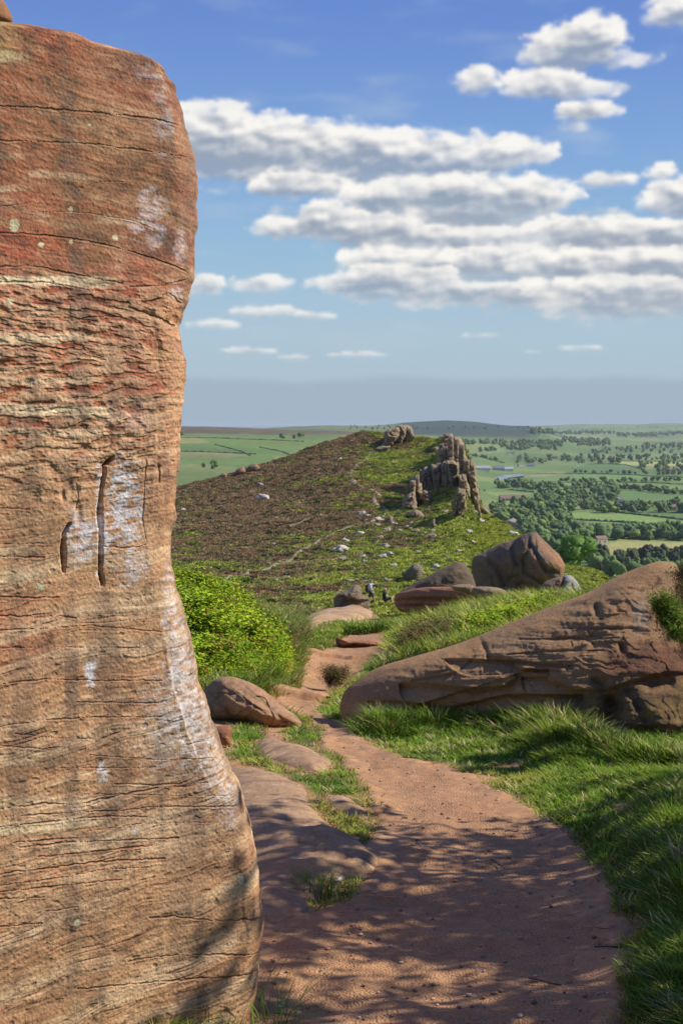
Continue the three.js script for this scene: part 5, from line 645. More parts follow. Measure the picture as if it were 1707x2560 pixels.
track(Z4([[410,1137],[560,1100],[740,1040],[880,970],[960,920],[1040,870],[1130,825],[1270,775],[1400,735],[1490,690]]), 0.7, 'footpath', 'pale footpath slanting across the foot of the hill', [0.25, 0.225, 0.12]);
track(Z4([[1490,670],[1410,630],[1400,590],[1420,560],[1330,530],[1270,500],[1250,440],[1260,400],[1320,355],[1400,290],[1470,240]]), 1.3, 'footpath', 'worn pinkish path climbing the hill to the summit', [0.33, 0.25, 0.18]);
track(Z4([[840,775],[930,750],[990,725],[1050,700]]), 0.6, 'footpath', 'short pale track through the brown heather', [0.28, 0.25, 0.14]);

// ---------------------------------------------------------------- trees, woods, farms of the valley
function crownGeo(seed, lobes, w, h, y0, faces) {                     // leaf clumps spread through a lumpy volume
  const r = rng(seed), pos = [], col = [], idx = [], L = []; for (let i = 0; i < lobes; i++) { const a = r() * 6.283, q = Math.sqrt(r()) * w * 0.62; L.push([Math.cos(a) * q, y0 + h * (0.15 + 0.7 * r()), Math.sin(a) * q, w * (0.30 + r() * 0.25), h * (0.20 + r() * 0.16)]); }
  for (let k = 0; k < faces; k++) { const l = L[k % lobes], a = r() * 6.283, c = r() * 2 - 1, s = Math.sqrt(1 - c * c), rad = 0.75 + r() * 0.35, nx = Math.cos(a) * s, nz = Math.sin(a) * s, x = l[0] + nx * l[3] * rad, y = l[1] + c * l[4] * rad, z = l[2] + nz * l[3] * rad, q = w * (0.085 + r() * 0.075), i = pos.length / 3, v = 0.75 + r() * 0.5; for (let e = 0; e < 3; e++) { const b = r() * 6.283, b2 = (r() - 0.5) * 2; pos.push(x + Math.cos(b) * q, y + b2 * q * 0.8, z + Math.sin(b) * q); col.push(v, v, v); } idx.push(i, i + 1, i + 2); }
  const parts = [geoFrom(pos, idx, col)]; for (const l of L) { const g = new THREE.IcosahedronGeometry(1, 1).clone(); g.deleteAttribute('uv'); g.deleteAttribute('normal'); const m = mergeVertices(g), p = m.attributes.position, cc = []; for (let i = 0; i < p.count; i++) { const n = 1 + fbm(p.getX(i) * 2 + l[0], p.getY(i) * 2, p.getZ(i) * 2, 2) * 0.9; p.setXYZ(i, l[0] + p.getX(i) * l[3] * n * 0.92, l[1] + p.getY(i) * l[4] * n * 0.92, l[2] + p.getZ(i) * l[3] * n * 0.92); cc.push(0.8, 0.8, 0.8); } m.setAttribute('color', new THREE.Float32BufferAttribute(cc, 3)); m.computeVertexNormals(); parts.push(m); }
  return mergeGeometries(parts.map(g => g.index ? g.toNonIndexed() : g));
}
function trunkGeo(h, r) { const g = new THREE.CylinderGeometry(r * 0.5, r, h, 7, 3); g.translate(0, h / 2, 0); return g; }
{
  const R = rng(505), broad = [1, 2, 3, 4, 5].map(s => crownGeo(s, 9, 0.5, 0.82, 0.14, 260)), conif = [6, 7].map(s => crownGeo(s, 7, 0.26, 0.9, 0.1, 200)), trunk = trunkGeo(0.4, 0.035);
  const leaf = [[0.15, 0.23, 0.05], [0.12, 0.19, 0.05], [0.20, 0.28, 0.06], [0.09, 0.155, 0.05]].map(c => new THREE.MeshStandardMaterial({ color: new THREE.Color().setRGB(...c), vertexColors: true, roughness: 1, side: THREE.DoubleSide })), pine = [[0.05, 0.075, 0.035], [0.075, 0.075, 0.035]].map(c => new THREE.MeshStandardMaterial({ color: new THREE.Color().setRGB(...c), vertexColors: true, roughness: 1, side: THREE.DoubleSide })), bark = new THREE.MeshStandardMaterial({ color: new THREE.Color().setRGB(0.10, 0.07, 0.05), roughness: 1 });
  const spots = [];                    // [px, py, height m, kind, zone]
  const wood = (x0, x1, y0, y1, n, kind, zone, hm = 11) => { for (let k = 0; k < n; k++) spots.push([lerp(x0, x1, R()), lerp(y0, y1, R()), hm * (0.7 + R() * 0.6), kind, zone]); };
  const row = (pts, n, hm, zone, kind = 0) => { const f = curve(pts); for (let k = 0; k < n; k++) { const x = lerp(pts[0][0], pts[pts.length - 1][0], (k + R() * 0.8) / n); spots.push([x, f(x) + (R() - 0.5) * 3, hm * (0.55 + R() * 0.7), kind, zone]); } };
  wood(1252, 1340, 1211, 1225, 16, 0, 'hazel'); wood(1340, 1545, 1218, 1262, 50, 0, 'hazel'); wood(1232, 1410, 1264, 1305, 48, 0, 'village'); wood(1410, 1500, 1262, 1284, 14, 0, 'village'); wood(1292, 1430, 1308, 1372, 46, 0, 'lower'); wood(1430, 1720, 1336, 1352, 46, 0, 'lower'); wood(1495, 1720, 1264, 1284, 26, 0, 'village'); wood(1480, 1720, 1408, 1436, 36, 1, 'pine', 11);
  row([[1399,1204],[1560,1206],[1707,1203]], 22, 9, 'hedge'); row([[1551,1222],[1640,1232],[1707,1236]], 14, 10, 'hedge'); row([[1434,1182],[1520,1182],[1590,1186]], 12, 8, 'hedge'); row([[1160,1136],[1230,1150],[1260,1160]], 8, 9, 'hedge');
  const nNear = spots.length, far = [];
  const wf = (x0, x1, y0, y1, n, hm) => { for (let k = 0; k < n; k++) far.push([lerp(x0, x1, R()), lerp(y0, y1, R()), hm * (0.7 + R() * 0.6)]); };
  wf(1399, 1551, 1142, 1160, 46, 13); wf(1292, 1377, 1142, 1160, 26, 12); wf(1150, 1406, 1108, 1112, 90, 15); wf(1250, 1406, 1114, 1127, 60, 15); wf(1406, 1523, 1100, 1108, 70, 16); wf(1440, 1523, 1106, 1116, 50, 16); wf(1541, 1640, 1086, 1093, 60, 18); wf(1328, 1534, 1080, 1086, 90, 18); wf(1640, 1720, 1084, 1090, 40, 18); wf(1551, 1720, 1142, 1152, 40, 12); wf(1598, 1720, 1160, 1190, 44, 11); wf(1200, 1240, 1122, 1130, 12, 12); wf(1600, 1720, 1112, 1122, 30, 14); wf(1480, 1700, 1122, 1134, 30, 12); wf(700, 760, 1090, 1098, 6, 8); wf(430, 460, 1088, 1094, 5, 7); wf(500, 560, 1160, 1180, 6, 5);
  wf(1240, 1340, 1211, 1224, 30, 10); wf(1340, 1545, 1216, 1262, 60, 10); wf(1228, 1410, 1262, 1305, 60, 10); wf(1290, 1430, 1306, 1375, 70, 11); wf(1430, 1740, 1334, 1352, 60, 11); wf(1495, 1740, 1262, 1284, 40, 9); wf(1480, 1740, 1408, 1445, 50, 10); wf(1340, 1490, 1366, 1410, 36, 11);
  for (let k = 0; k < 60; k++) far.push([lerp(860, 1707, R()), lerp(1066, 1074, R()), 9]);
  const label = { hazel: ['broadleaf tree in the dark wood in the middle of the valley', 'trees of the middle valley wood'], village: ['broadleaf tree among the houses of the valley village', 'trees among the valley houses'], lower: ['broadleaf tree in the lower valley wood beyond the hay field', 'trees of the lower valley wood'], pine: ['dark conifer in the belt of pines below the hay field', 'pines below the hay field'], hedge: ['hedgerow tree between the green valley fields', 'hedgerow trees'] };
  for (const [px, py, h, kind, zone] of spots) {
    const p = hit(px, py, 500); if (-p.z < 640) { continue; } const g = new THREE.Group(), v = Math.floor(R() * 5), tone = Math.floor(R() * 4), size = h > (kind ? 12.2 : 12.4) ? 'tall' : h < (kind ? 9.6 : 9.2) ? 'small' : 'middling'; part(g, 'crown', kind ? conif[v % 2] : broad[v], kind ? pine[v % 2] : leaf[tone]); part(g, 'trunk', trunk, bark); const s = kind ? h * 1.1 : h * 1.15; g.position.copy(p); g.position.y -= 0.3; g.scale.set(s * (1.1 + R() * 0.5), s, s * (1.1 + R() * 0.5)); g.rotation.y = R() * 6.28; put(g, kind ? 'pine_tree' : 'broadleaf_tree', size + (kind ? (v % 2 ? ' brownish ' : ' ') : [' mid-green ', ' dull green ', ' pale green ', ' dark green '][tone]) + label[zone][0], 'tree', { group: label[zone][1] + ', ' + size + ' ' + (kind ? v % 2 : tone) });
  }
  const items = [[], []]; far.forEach(([px, py, h], k) => { const p = hit(px, py, 600), c = mix3([0.095, 0.155, 0.045], [0.16, 0.23, 0.055], R()); items[k & 1].push([p.x, p.y - 0.4, p.z, h * 1.15, R() * 6.28, c]); });
  const white = new THREE.MeshStandardMaterial({ vertexColors: true, roughness: 1, side: THREE.DoubleSide });
  items.forEach((it, k) => scene.add(scatter(broad[k], white, it, 'woodland', 'far-off belts of woodland across the valley', 'woodland')));
  // the round tree on the near slope
  { const p = hit(1436, 1418, 60), g = new THREE.Group(), s = 82 * -p.z / F; part(g, 'crown', crownGeo(31, 16, 0.62, 0.95, 0.04, 1500), new THREE.MeshStandardMaterial({ color: new THREE.Color().setRGB(0.115, 0.215, 0.03), vertexColors: true, roughness: 1, side: THREE.DoubleSide })); part(g, 'trunk', trunk, bark); g.position.copy(p); g.position.y -= s * 0.1; g.scale.setScalar(s); put(g, 'broadleaf_tree', 'round bright green tree on the slope behind the great boulder', 'tree'); }
}
{ // farms and houses
  const R = rng(606), M = c => new THREE.MeshStandardMaterial({ color: new THREE.Color().setRGB(...c), roughness: 0.8 }), white = M([0.62, 0.60, 0.55]), grey = M([0.36, 0.36, 0.37]), stone = M([0.36, 0.30, 0.24]), tiles = M([0.22, 0.13, 0.10]), slate = M([0.16, 0.16, 0.18]), glass = M([0.05, 0.06, 0.08]), cream = M([0.62, 0.52, 0.38]);
  function house(px, py, w, dep, h, wall, roof, label, name, category, turn = 0) {
    const p = hit(px, py, 600), g = new THREE.Group(), sh = new THREE.Shape([new THREE.Vector2(-dep / 2 - 0.4, 0), new THREE.Vector2(dep / 2 + 0.4, 0), new THREE.Vector2(0, dep * 0.38)]), r = new THREE.ExtrudeGeometry(sh, { depth: w + 0.8, bevelEnabled: false }); r.rotateY(Math.PI / 2); r.translate(-w / 2 - 0.4, h, 0); const b = new THREE.BoxGeometry(w, h + 1, dep); b.translate(0, h / 2 - 0.5, 0); part(g, 'wall', b, wall); part(g, 'roof', r, roof);
    const n = Math.max(2, Math.round(w / 6)); for (let i = 0; i < n; i++) { const q = new THREE.BoxGeometry(1.4, 1.4, 0.3); q.translate(-w / 2 + (i + 0.5) * w / n, h * 0.55, dep / 2 + 0.05); part(g, 'window', q, glass); }
    g.position.copy(p); g.rotation.y = turn; put(g, name, label, category);
  }
  house(1206, 1176, 34, 14, 6, white, grey, 'long white farm shed nearest the crag edge in the valley', 'farm_shed', 'shed', 0.1); house(1246, 1176, 26, 14, 6, grey, slate, 'grey farm shed between two pale sheds', 'farm_shed', 'shed', 0.1); house(1270, 1178, 22, 14, 6, white, grey, 'short white farm shed at the end of the row', 'farm_shed', 'shed', 0.1);
  house(1272, 1136, 14, 8, 6, white, slate, 'left one of two white farmhouses on the green slope', 'farmhouse', 'house', 0.3); house(1283, 1135, 12, 8, 6, white, slate, 'right one of two white farmhouses on the green slope', 'farmhouse', 'house', -0.2); house(1385, 1146, 18, 8, 6, stone, tiles, 'stone house with red roof among the dark trees', 'farmhouse', 'house', 0.2); house(1300, 1166, 16, 8, 5, cream, slate, 'cream cottage beside the farm sheds', 'farmhouse', 'house', 0.5); house(1326, 1166, 20, 9, 5, white, slate, 'white cottage right of the farm sheds', 'farmhouse', 'house', 0);
  house(1283, 1252, 42, 14, 4, stone, tiles, 'long low brown barn at the edge of the village wood', 'barn', 'barn', 0.15); house(1375, 1252, 9, 7, 6, white, slate, 'small white gable showing above the village trees', 'farmhouse', 'house', 1.2); house(1338, 1268, 10, 7, 5, white, slate, 'white cottage low among the village trees', 'farmhouse', 'house', 0.4); house(1490, 1262, 10, 7, 4, white, slate, 'white cottage beside the green field edge', 'farmhouse', 'house', 0.1); house(1470, 1260, 22, 8, 4, cream, tiles, 'long cream building at the green field edge', 'farmhouse', 'house', 0.1); house(1549, 1262, 8, 7, 8, white, slate, 'tall white house by the right-hand village trees', 'farmhouse', 'house', 0.2); house(1560, 1274, 18, 8, 5, stone, slate, 'stone house with dark roof by the right-hand village trees', 'farmhouse', 'house', 0.3); house(1668, 1276, 22, 9, 5, stone, tiles, 'brown roofed house at the far end of the village', 'farmhouse', 'house', 0.2); house(1500, 1362, 11, 7, 6, cream, tiles, 'cream house at the corner of the yellow hay field', 'farmhouse', 'house', 0.4); house(1648, 1178, 14, 8, 6, white, tiles, 'white house in the trees below the yellow field', 'farmhouse', 'house', 0.2); house(1676, 1180, 14, 8, 6, stone, tiles, 'red-roofed house in the trees below the yellow field', 'farmhouse', 'house', 0.1); house(1475, 1322, 12, 6, 3, white, grey, 'white-roofed cabin in the lower wood', 'cabin', 'cabin', 0.1); house(1430, 1330, 10, 6, 3, white, grey, 'pale cabin at the left of the lower wood', 'cabin', 'cabin', 0.3);
  // the pale sheet of water beside the farm
  const P = [[1226,1196],[1250,1190],[1290,1187],[1316,1188],[1310,1193],[1270,1197],[1235,1200]].map(([x, y]) => hit(x, y, 600)), mx = P.reduce((s, p) => s + p.y, 0) / P.length, sh = new THREE.Shape(P.map(p => new THREE.Vector2(p.x, p.z))), g = new THREE.ShapeGeometry(sh); g.rotateX(Math.PI / 2); g.translate(0, mx + 0.5, 0); structure(new THREE.Mesh(g, new THREE.MeshStandardMaterial({ color: new THREE.Color().setRGB(0.10, 0.12, 0.13), roughness: 0.12, side: THREE.DoubleSide })), 'pond', 'pale sheet of water beside the valley farm');
}
{ // hedges and dry-stone walls between the fields
  const line = (pts, h, w, c, name, label, category) => { const P = pts.map(([x, y]) => hit(x, y, 600)), cv = new THREE.CatmullRomCurve3(P), n = 70, q = cv.getSpacedPoints(n), pos = [], idx = []; for (let i = 0; i <= n; i++) { const t = cv.getTangentAt(i / n), L = Math.hypot(t.x, t.z), sx = -t.z / L, sz = t.x / L, hh = h * (0.75 + noise(i * 0.7, h, 3) * 0.8), ww = w * (0.8 + noise(i * 0.9, w, 8) * 0.7); for (const [a, b] of [[-1, -0.5], [-0.8, 0.6], [0, 1], [0.8, 0.6], [1, -0.5]]) { const x = q[i].x + sx * ww * a, z = q[i].z + sz * ww * a; pos.push(x, groundY(x, z) + hh * b, z); } } for (let i = 0; i < n; i++) for (let k = 0; k < 4; k++) { const a = i * 5 + k; idx.push(a, a + 1, a + 6, a, a + 6, a + 5); } put(new THREE.Mesh(geoFrom(pos, idx), new THREE.MeshStandardMaterial({ color: new THREE.Color().setRGB(...c), roughness: 1, side: THREE.DoubleSide })), name, label, category); };
  const G = [0.10, 0.165, 0.05], S = [0.07, 0.07, 0.06];
  [[[[1150,1132],[1200,1142],[1260,1158]], 'hedge curving down towards the farm sheds'], [[[1280,1187],[1400,1185],[1560,1187],[1720,1196]], 'long hedge below the farm and the cottages'], [[[1290,1207],[1420,1206],[1560,1206],[1720,1212]], 'hedge along the lower edge of the pale green field'], [[[1400,1217],[1560,1222],[1720,1227]], 'hedge between the two long green fields'], [[[1430,1172],[1470,1161],[1540,1161],[1612,1176]], 'hedge round the domed green field'], [[[1405,1281],[1500,1279],[1600,1288],[1720,1301]], 'hedge above the broad pale field'], [[[1440,1300],[1600,1310],[1720,1320]], 'hedge below the broad pale field'], [[[1548,1153],[1620,1154],[1720,1156]], 'hedge above the yellow field'], [[[1210,1228],[1270,1225],[1332,1231]], 'hedge above the small field by the brown barn'], [[[1160,1107],[1260,1111],[1400,1106]], 'hedge below the far plantation'], [[[1500,1118],[1600,1122],[1720,1119]], 'far hedge under the skyline woods'], [[[1340,1097],[1480,1099],[1600,1096]], 'farthest hedge below the rounded hill']].forEach(([p, l]) => line(p, 3.2, 2.4, G, 'hedgerow', l, 'hedge'));
  [[[[538,1112],[585,1124],[626,1139]], 'dark dry-stone wall slanting down the left pasture'], [[[649,1118],[690,1126],[733,1141]], 'dark dry-stone wall near the hill in the left pasture'], [[[430,1128],[520,1130],[640,1136]], 'faint field wall across the left pasture'], [[[430,1095],[560,1096],[760,1104]], 'field wall under the moorland edge']].forEach(([p, l]) => line(p, 1.5, 1.0, S, 'stone_wall', l, 'wall'));
}
scene.fog = new THREE.FogExp2(new THREE.Color().setRGB(0.66, 0.74, 0.84), 0.000032);

// ---------------------------------------------------------------- the two walkers at the end of the path
function sdfGeo(bones, k, c, half, res) {
  const cell = half * 2 / res, lo = [9, 9, 9], hi = [-9, -9, -9]; for (const b of bones) for (let i = 0; i < 3; i++) { lo[i] = Math.min(lo[i], b[i] - b[3], b[4 + i] - b[7]); hi[i] = Math.max(hi[i], b[i] + b[3], b[4 + i] + b[7]); }
  c = lo.map((v, i) => (v + hi[i]) / 2); half = Math.max(...lo.map((v, i) => hi[i] - v)) / 2 + cell * 3 + k * 0.4; res = Math.ceil(half * 2 / cell);
  const mc = new MarchingCubes(res, new THREE.MeshStandardMaterial(), false, false, 120000); mc.isolation = 0; const hs = res / 2; let o = 0;
  for (let z = 0; z < res; z++) for (let y = 0; y < res; y++) for (let x = 0; x < res; x++) {
    const X = c[0] + (x - hs) / hs * half, Y = c[1] + (y - hs) / hs * half, Z = c[2] + (z - hs) / hs * half; let d = 9;
    for (const b of bones) { const ux = b[4] - b[0], uy = b[5] - b[1], uz = b[6] - b[2]; let t = ((X - b[0]) * ux + (Y - b[1]) * uy + (Z - b[2]) * uz) / (ux * ux + uy * uy + uz * uz + 1e-9); t = clamp(t); const wx = X - b[0] - ux * t, wy = Y - b[1] - uy * t, wz = Z - b[2] - uz * t, q = Math.sqrt(wx * wx + wy * wy + wz * wz) - b[3] - (b[7] - b[3]) * t; if (q > d + k) continue; const h = clamp(0.5 + 0.5 * (q - d) / k); d = lerp(q, d, h) - k * h * (1 - h); }
    mc.field[o++] = -d;
  }
  mc.update(); const n = mc.count, p = new Float32Array(n * 3), q = new Float32Array(n * 3); for (let i = 0; i < n; i++) { p[i * 3] = mc.positionArray[i * 3] * half + c[0]; p[i * 3 + 1] = mc.positionArray[i * 3 + 1] * half + c[1]; p[i * 3 + 2] = mc.positionArray[i * 3 + 2] * half + c[2]; q[i * 3] = mc.normalArray[i * 3]; q[i * 3 + 1] = mc.normalArray[i * 3 + 1]; q[i * 3 + 2] = mc.normalArray[i * 3 + 2]; }
  const g = new THREE.BufferGeometry(); g.setAttribute('position', new THREE.BufferAttribute(p, 3)); g.setAttribute('normal', new THREE.BufferAttribute(q, 3)); return g;
}
const B = (a, ra, b, rb) => [...a, ra, ...b, rb];
function handBones(w, dir, curl, side) { // palm and five fingers along dir, thumb to the side
  const d = V3(...dir).normalize(), up = Math.abs(d.y) > 0.8 ? V3(1, 0, 0) : V3(0, 1, 0), s = V3().crossVectors(d, up).normalize().multiplyScalar(side), n = V3().crossVectors(s, d).normalize(), o = V3(...w), P = (f, a, b) => { const v = o.clone().addScaledVector(d, f).addScaledVector(s, a).addScaledVector(n, b); return [v.x, v.y, v.z]; }, out = [B(P(0, 0, 0), 0.027, P(0.075, 0.012, 0), 0.026), B(P(0.01, -0.01, 0), 0.024, P(0.075, -0.022, 0), 0.022)];
  [[0.03, 0.072], [0.01, 0.08], [-0.011, 0.075], [-0.031, 0.06]].forEach(([a, L], i) => { const c = curl[i]; out.push(B(P(0.08, a, 0), 0.0105, P(0.08 + L * 0.5 * Math.cos(c), a, -L * 0.5 * Math.sin(c)), 0.0095), B(P(0.08 + L * 0.5 * Math.cos(c), a, -L * 0.5 * Math.sin(c)), 0.0095, P(0.08 + L * 0.5 * (Math.cos(c) + Math.cos(c * 1.9)), a, -L * 0.5 * (Math.sin(c) + Math.sin(c * 1.9))), 0.008)); });
  out.push(B(P(0.02, 0.025, 0), 0.013, P(0.05, 0.052, -0.012), 0.011), B(P(0.05, 0.052, -0.012), 0.011, P(0.078, 0.056, -0.024), 0.009)); return { bones: out, mid: P(0.06, 0.005, -0.01) };
}
const mat = (r, g, b, rough = 0.85) => new THREE.MeshStandardMaterial({ color: new THREE.Color().setRGB(r, g, b), roughness: rough });
const skin = mat(0.56, 0.33, 0.23, 0.6);
function figure(spec) {
  const g = new THREE.Group(), hands = spec.hands.map(h => handBones(...h)), head = spec.head;
  const hb = [B([head[0], head[1] + 0.035, head[2]], 0.092, [head[0] + 0.012, head[1] - 0.02, head[2]], 0.085), B([head[0] + 0.03, head[1] - 0.04, head[2]], 0.06, [head[0] + 0.05, head[1] - 0.095, head[2]], 0.036), B([head[0] + 0.095, head[1] + 0.005, head[2]], 0.011, [head[0] + 0.115, head[1] - 0.028, head[2]], 0.014), B([head[0] + 0.085, head[1] - 0.068, head[2] - 0.016], 0.01, [head[0] + 0.085, head[1] - 0.068, head[2] + 0.016], 0.01), B([head[0] - 0.005, head[1], head[2] + 0.088], 0.014, [head[0] - 0.01, head[1] - 0.03, head[2] + 0.084], 0.011), B([head[0] - 0.005, head[1], head[2] - 0.088], 0.014, [head[0] - 0.01, head[1] - 0.03, head[2] - 0.084], 0.011)];
  const body = mergeGeometries([sdfGeo(spec.body, 0.05, spec.c, 1.0, 80), sdfGeo(hb, 0.022, head, 0.19, 44), ...hands.map(h => sdfGeo(h.bones, 0.010, h.mid, 0.13, 56))]);
  part(g, 'body', body, skin); for (const s of [-1, 1]) { const e = new THREE.SphereGeometry(0.011, 8, 6); e.translate(head[0] + 0.083, head[1] + 0.012, head[2] + s * 0.034); part(g, 'eye', e, mat(0.03, 0.025, 0.02, 0.3)); }
  for (const [name, bones, m, k] of spec.clothes) part(g, name, sdfGeo(bones, k ?? 0.05, spec.c, 1.0, 88), m);
  return g;
}
{
  const p = hit(925, 1512, 40), Y = 0.9;
  const legF = [[0.02, .92, .09], [.26, .54, .12], [.36, .10, .13]], legB = [[-0.02, .92, -.09], [-.02, .49, -.10], [-.10, .09, -.11]];
  const w = figure({ c: [0.12, 0.92, 0], head: [0.06, 1.63, 0], hands: [[[0.56, 1.47, -.13], [1, 0.06, 0.05], [0.15, 0.9, 1.0, 1.0], 1], [[.22, .98, .22], [.3, -1, 0], [.4, .45, .5, .55], -1]],
    body: [B([0, .95, 0], .125, [-.02, 1.28, 0], .13), B([-.02, 1.28, 0], .13, [0, 1.42, 0], .10), B([0, 1.42, .05], .07, [0, 1.42, .17], .06), B([0, 1.42, -.05], .07, [0, 1.42, -.17], .06), B([0, 1.44, 0], .055, [.03, 1.55, 0], .05), B(legF[0], .088, legF[1], .058), B(legF[1], .056, legF[2], .036), B(legB[0], .088, legB[1], .058), B(legB[1], .056, legB[2], .036), B([0, 1.42, -.18], .052, [.29, 1.43, -.16], .042), B([.29, 1.43, -.16], .041, [.56, 1.47, -.13], .027), B([0, 1.42, .18], .052, [.04, 1.16, .25], .042), B([.04, 1.16, .25], .041, [.22, .98, .22], .027), B([.36, .10, .13], .04, [.48, .04, .14], .03), B([-.10, .09, -.11], .04, [.02, .04, -.11], .03)],
    clothes: [['shirt', [B([0, .93, 0], .15, [-.02, 1.28, 0], .158), B([-.02, 1.28, 0], .158, [0, 1.41, 0], .118), B([0, 1.42, .05], .09, [0, 1.41, .18], .08), B([0, 1.42, -.05], .09, [0, 1.41, -.18], .08), B([0, 1.42, -.18], .075, [.17, 1.425, -.17], .068), B([0, 1.42, .18], .075, [.025, 1.27, .22], .068)], mat(0.62, 0.64, 0.72)], ['shorts', [B([0, .97, .05], .13, [0, .90, 0], .14), B(legF[0], .115, [.20, .62, .115], .088), B(legB[0], .115, [-.02, .58, -.10], .085)], mat(0.055, 0.05, 0.035)],
      ['boot', [B([.36, .15, .13], .05, [.37, .05, .13], .052), B([.37, .04, .13], .05, [.50, .03, .14], .042)], mat(0.08, 0.06, 0.05), 0.02], ['boot', [B([-.10, .15, -.11], .05, [-.09, .05, -.11], .052), B([-.09, .04, -.11], .05, [.05, .03, -.11], .042)], mat(0.08, 0.06, 0.05), 0.02], ['cap', [B([.05, 1.69, 0], .098, [.04, 1.70, 0], .092), B([.13, 1.675, -.03], .018, [.20, 1.66, -.03], .012), B([.13, 1.675, .03], .018, [.20, 1.66, .03], .012)], mat(0.16, 0.16, 0.17), 0.03]] });
  w.position.copy(p); put(w, 'person', 'person standing in white shirt, dark shorts and cap, pointing one arm ahead', 'person');
  const bag = new THREE.Group(), bm = mat(0.10, 0.025, 0.045); part(bag, 'pack_body', sdfGeo([B([-.24, 1.02, -.05], .11, [-.24, 1.32, -.04], .09), B([-.24, 1.02, .05], .11, [-.24, 1.32, .04], .09)], 0.06, [-.2, 1.18, 0], 0.5, 50), bm); for (const s of [-1, 1]) part(bag, 'strap', new THREE.TubeGeometry(new THREE.CatmullRomCurve3([V3(-.2, 1.38, s * .10), V3(-.02, 1.50, s * .11), V3(.13, 1.40, s * .11), V3(.15, 1.2, s * .11), V3(-.12, 1.02, s * .15)]), 14, 0.016, 5), mat(0.03, 0.04, 0.12)); bag.position.copy(p); put(bag, 'backpack', 'dark red backpack carried by the standing walker', 'backpack');
}
{
  const p = hit(963, 1513, 40); p.y += 0.12;
  const w = figure({ c: [0.1, 0.55, 0], head: [-.02, .98, 0], hands: [[[-.18, .22, -.26], [-.1, -.7, -.1], [.2, .2, .2, .2], 1], [[.30, .52, .2], [1, -.3, 0], [.4, .5, .5, .6], -1]],
    body: [B([-.02, .28, 0], .13, [-.06, .62, 0], .125), B([-.06, .62, 0], .125, [-.05, .77, 0], .10), B([-.05, .78, .05], .07, [-.05, .77, .17], .06), B([-.05, .78, -.05], .07, [-.05, .77, -.17], .06), B([-.05, .79, 0], .058, [-.03, .90, 0], .052), B([0, .26, .09], .092, [.40, .42, .12], .06), B([.40, .42, .12], .057, [.48, .05, .12], .037), B([0, .26, -.09], .092, [.42, .36, -.12], .06), B([.42, .36, -.12], .057, [.56, .03, -.12], .037), B([-.05, .77, -.18], .052, [-.15, .5, -.26], .042), B([-.15, .5, -.26], .041, [-.18, .22, -.26], .027), B([-.05, .77, .18], .052, [.06, .56, .26], .042), B([.06, .56, .26], .041, [.30, .52, .2], .027), B([.48, .05, .12], .038, [.60, .02, .12], .03), B([.56, .03, -.12], .038, [.68, .01, -.12], .03)],
    clothes: [['shirt', [B([-.02, .30, 0], .155, [-.06, .62, 0], .152), B([-.06, .62, 0], .152, [-.05, .76, 0], .118), B([-.05, .78, .05], .09, [-.05, .765, .18], .08), B([-.05, .78, -.05], .09, [-.05, .765, -.18], .08), B([-.05, .77, -.18], .074, [-.10, .62, -.22], .066), B([-.05, .77, .18], .074, [0, .66, .22], .066)], mat(0.022, 0.022, 0.028)], ['trousers', [B([-.02, .26, 0], .145, [0, .24, 0], .145), B([0, .26, .09], .112, [.36, .405, .118], .08), B([0, .26, -.09], .112, [.38, .35, -.118], .08)], mat(0.035, 0.04, 0.05)], ['shoe', [B([.48, .06, .12], .048, [.62, .02, .12], .04)], mat(0.07, 0.06, 0.05), 0.02], ['shoe', [B([.56, .04, -.12], .048, [.70, .01, -.12], .04)], mat(0.07, 0.06, 0.05), 0.02]] });
  w.position.copy(p); put(w, 'person', 'person with bare head sitting on the ground in a black shirt', 'person');
}

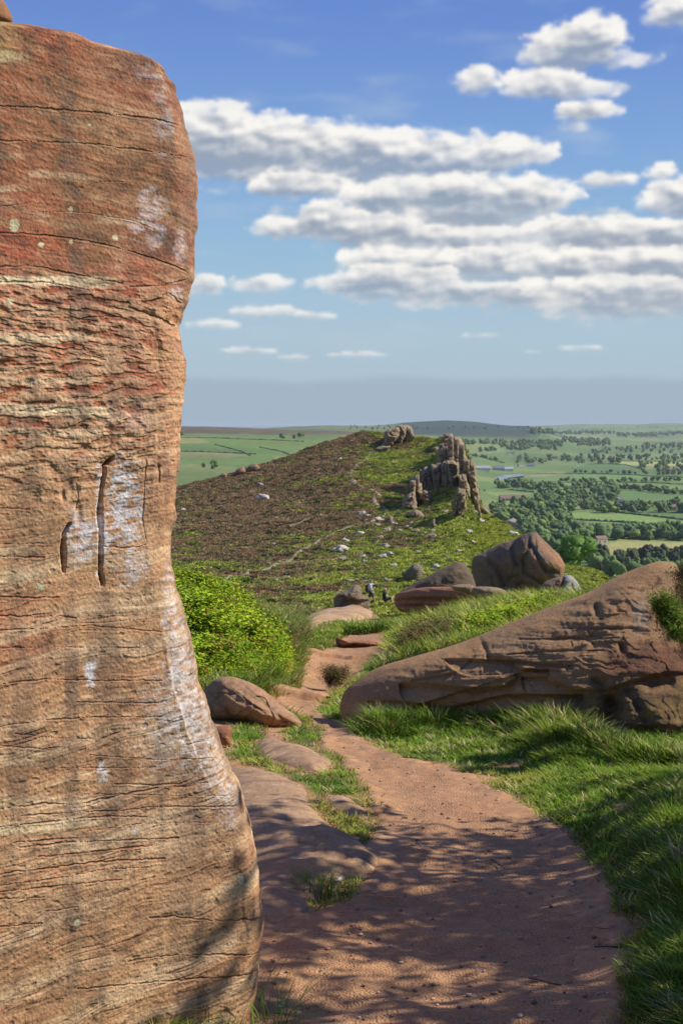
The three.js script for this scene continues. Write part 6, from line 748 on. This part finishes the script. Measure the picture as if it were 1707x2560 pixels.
// ---------------------------------------------------------------- the trees whose shade falls on the path, right of the frame
{
  const bark = new THREE.MeshStandardMaterial({ color: new THREE.Color().setRGB(0.15, 0.11, 0.08), roughness: 1 });
  function shadeTree(x, z, h, w, n, seed, label) {
    const R = rng(seed), g = new THREE.Group(), y0 = Math.min(0.2, groundY(x, z)), limbs = [], items = [[], []];
    const tube = (pts, r0, r1, seg = 10) => { const c = new THREE.CatmullRomCurve3(pts), t = new THREE.TubeGeometry(c, seg, 1, 6), p = t.attributes.position; for (let i = 0; i <= seg; i++) { const q = c.getPointAt(i / seg), r = lerp(r0, r1, i / seg); for (let k = 0; k <= 6; k++) { const a = i * 7 + k; p.setXYZ(a, q.x + (p.getX(a) - q.x) * r, q.y + (p.getY(a) - q.y) * r, q.z + (p.getZ(a) - q.z) * r); } } t.computeVertexNormals(); return t; };
    part(g, 'trunk', tube([V3(0, -0.2, 0), V3(0.08, h * 0.3, 0.05), V3(-0.1, h * 0.6, 0.1), V3(0.05, h * 0.95, 0)], 0.13, 0.02, 14), bark);
    for (let b = 0; b < n; b++) {
      const f = 0.26 + 0.70 * (b + R()) / n, a = b * 2.4 + R(), len = w * (1.15 - Math.abs(f - 0.5) * 1.1) * (0.75 + R() * 0.4), ys = h * f, p0 = V3(0, ys, 0), p1 = V3(Math.cos(a) * len * 0.5, ys + len * 0.18, Math.sin(a) * len * 0.5), p2 = V3(Math.cos(a) * len, ys + len * (0.25 + R() * 0.2), Math.sin(a) * len);
      limbs.push(tube([p0, p1, p2], 0.045 * (1.2 - f), 0.008, 7));
      const m = 9 + Math.floor(R() * 5); for (let k = 0; k < m; k++) { const t = 0.3 + 0.75 * R(), q = p0.clone().lerp(p1, Math.min(1, t * 2)).lerp(p2, Math.max(0, t * 2 - 1)); q.x += (R() - 0.5) * 0.75; q.y += (R() - 0.5) * 0.5; q.z += (R() - 0.5) * 0.75; items[k & 1].push([q.x, q.y, q.z, 1.2 + R() * 0.9, R() * 6.28, [0.08 + R() * 0.05, 0.15 + R() * 0.07, 0.025], (R() - 0.5) * 2.4]); }
    }
    part(g, 'limbs', mergeGeometries(limbs), bark);
    const l1 = sprig(9, 0.3, 0.26, 0.075, seed + 1, 4), l2 = sprig(9, 0.28, 0.3, 0.075, seed + 2, 4), mat = leafMat(); items.forEach((it, i) => { const f = scatter(i ? l2 : l1, mat, it, 'leaves_of_tree'); f.name = 'crown'; f.userData = { kind: 'stuff' }; g.add(f); });
    g.position.set(x, y0, z); put(g, 'birch_tree', label, 'tree');
  }
  shadeTree(7.0, -12.2, 7.4, 2.5, 26, 11, 'leafy birch beside the right of the path, out of the frame');
  shadeTree(7.1, -9.8, 6.0, 2.3, 30, 23, 'taller birch farther from the path, out of the frame');
}

renderer.render(scene, camera);
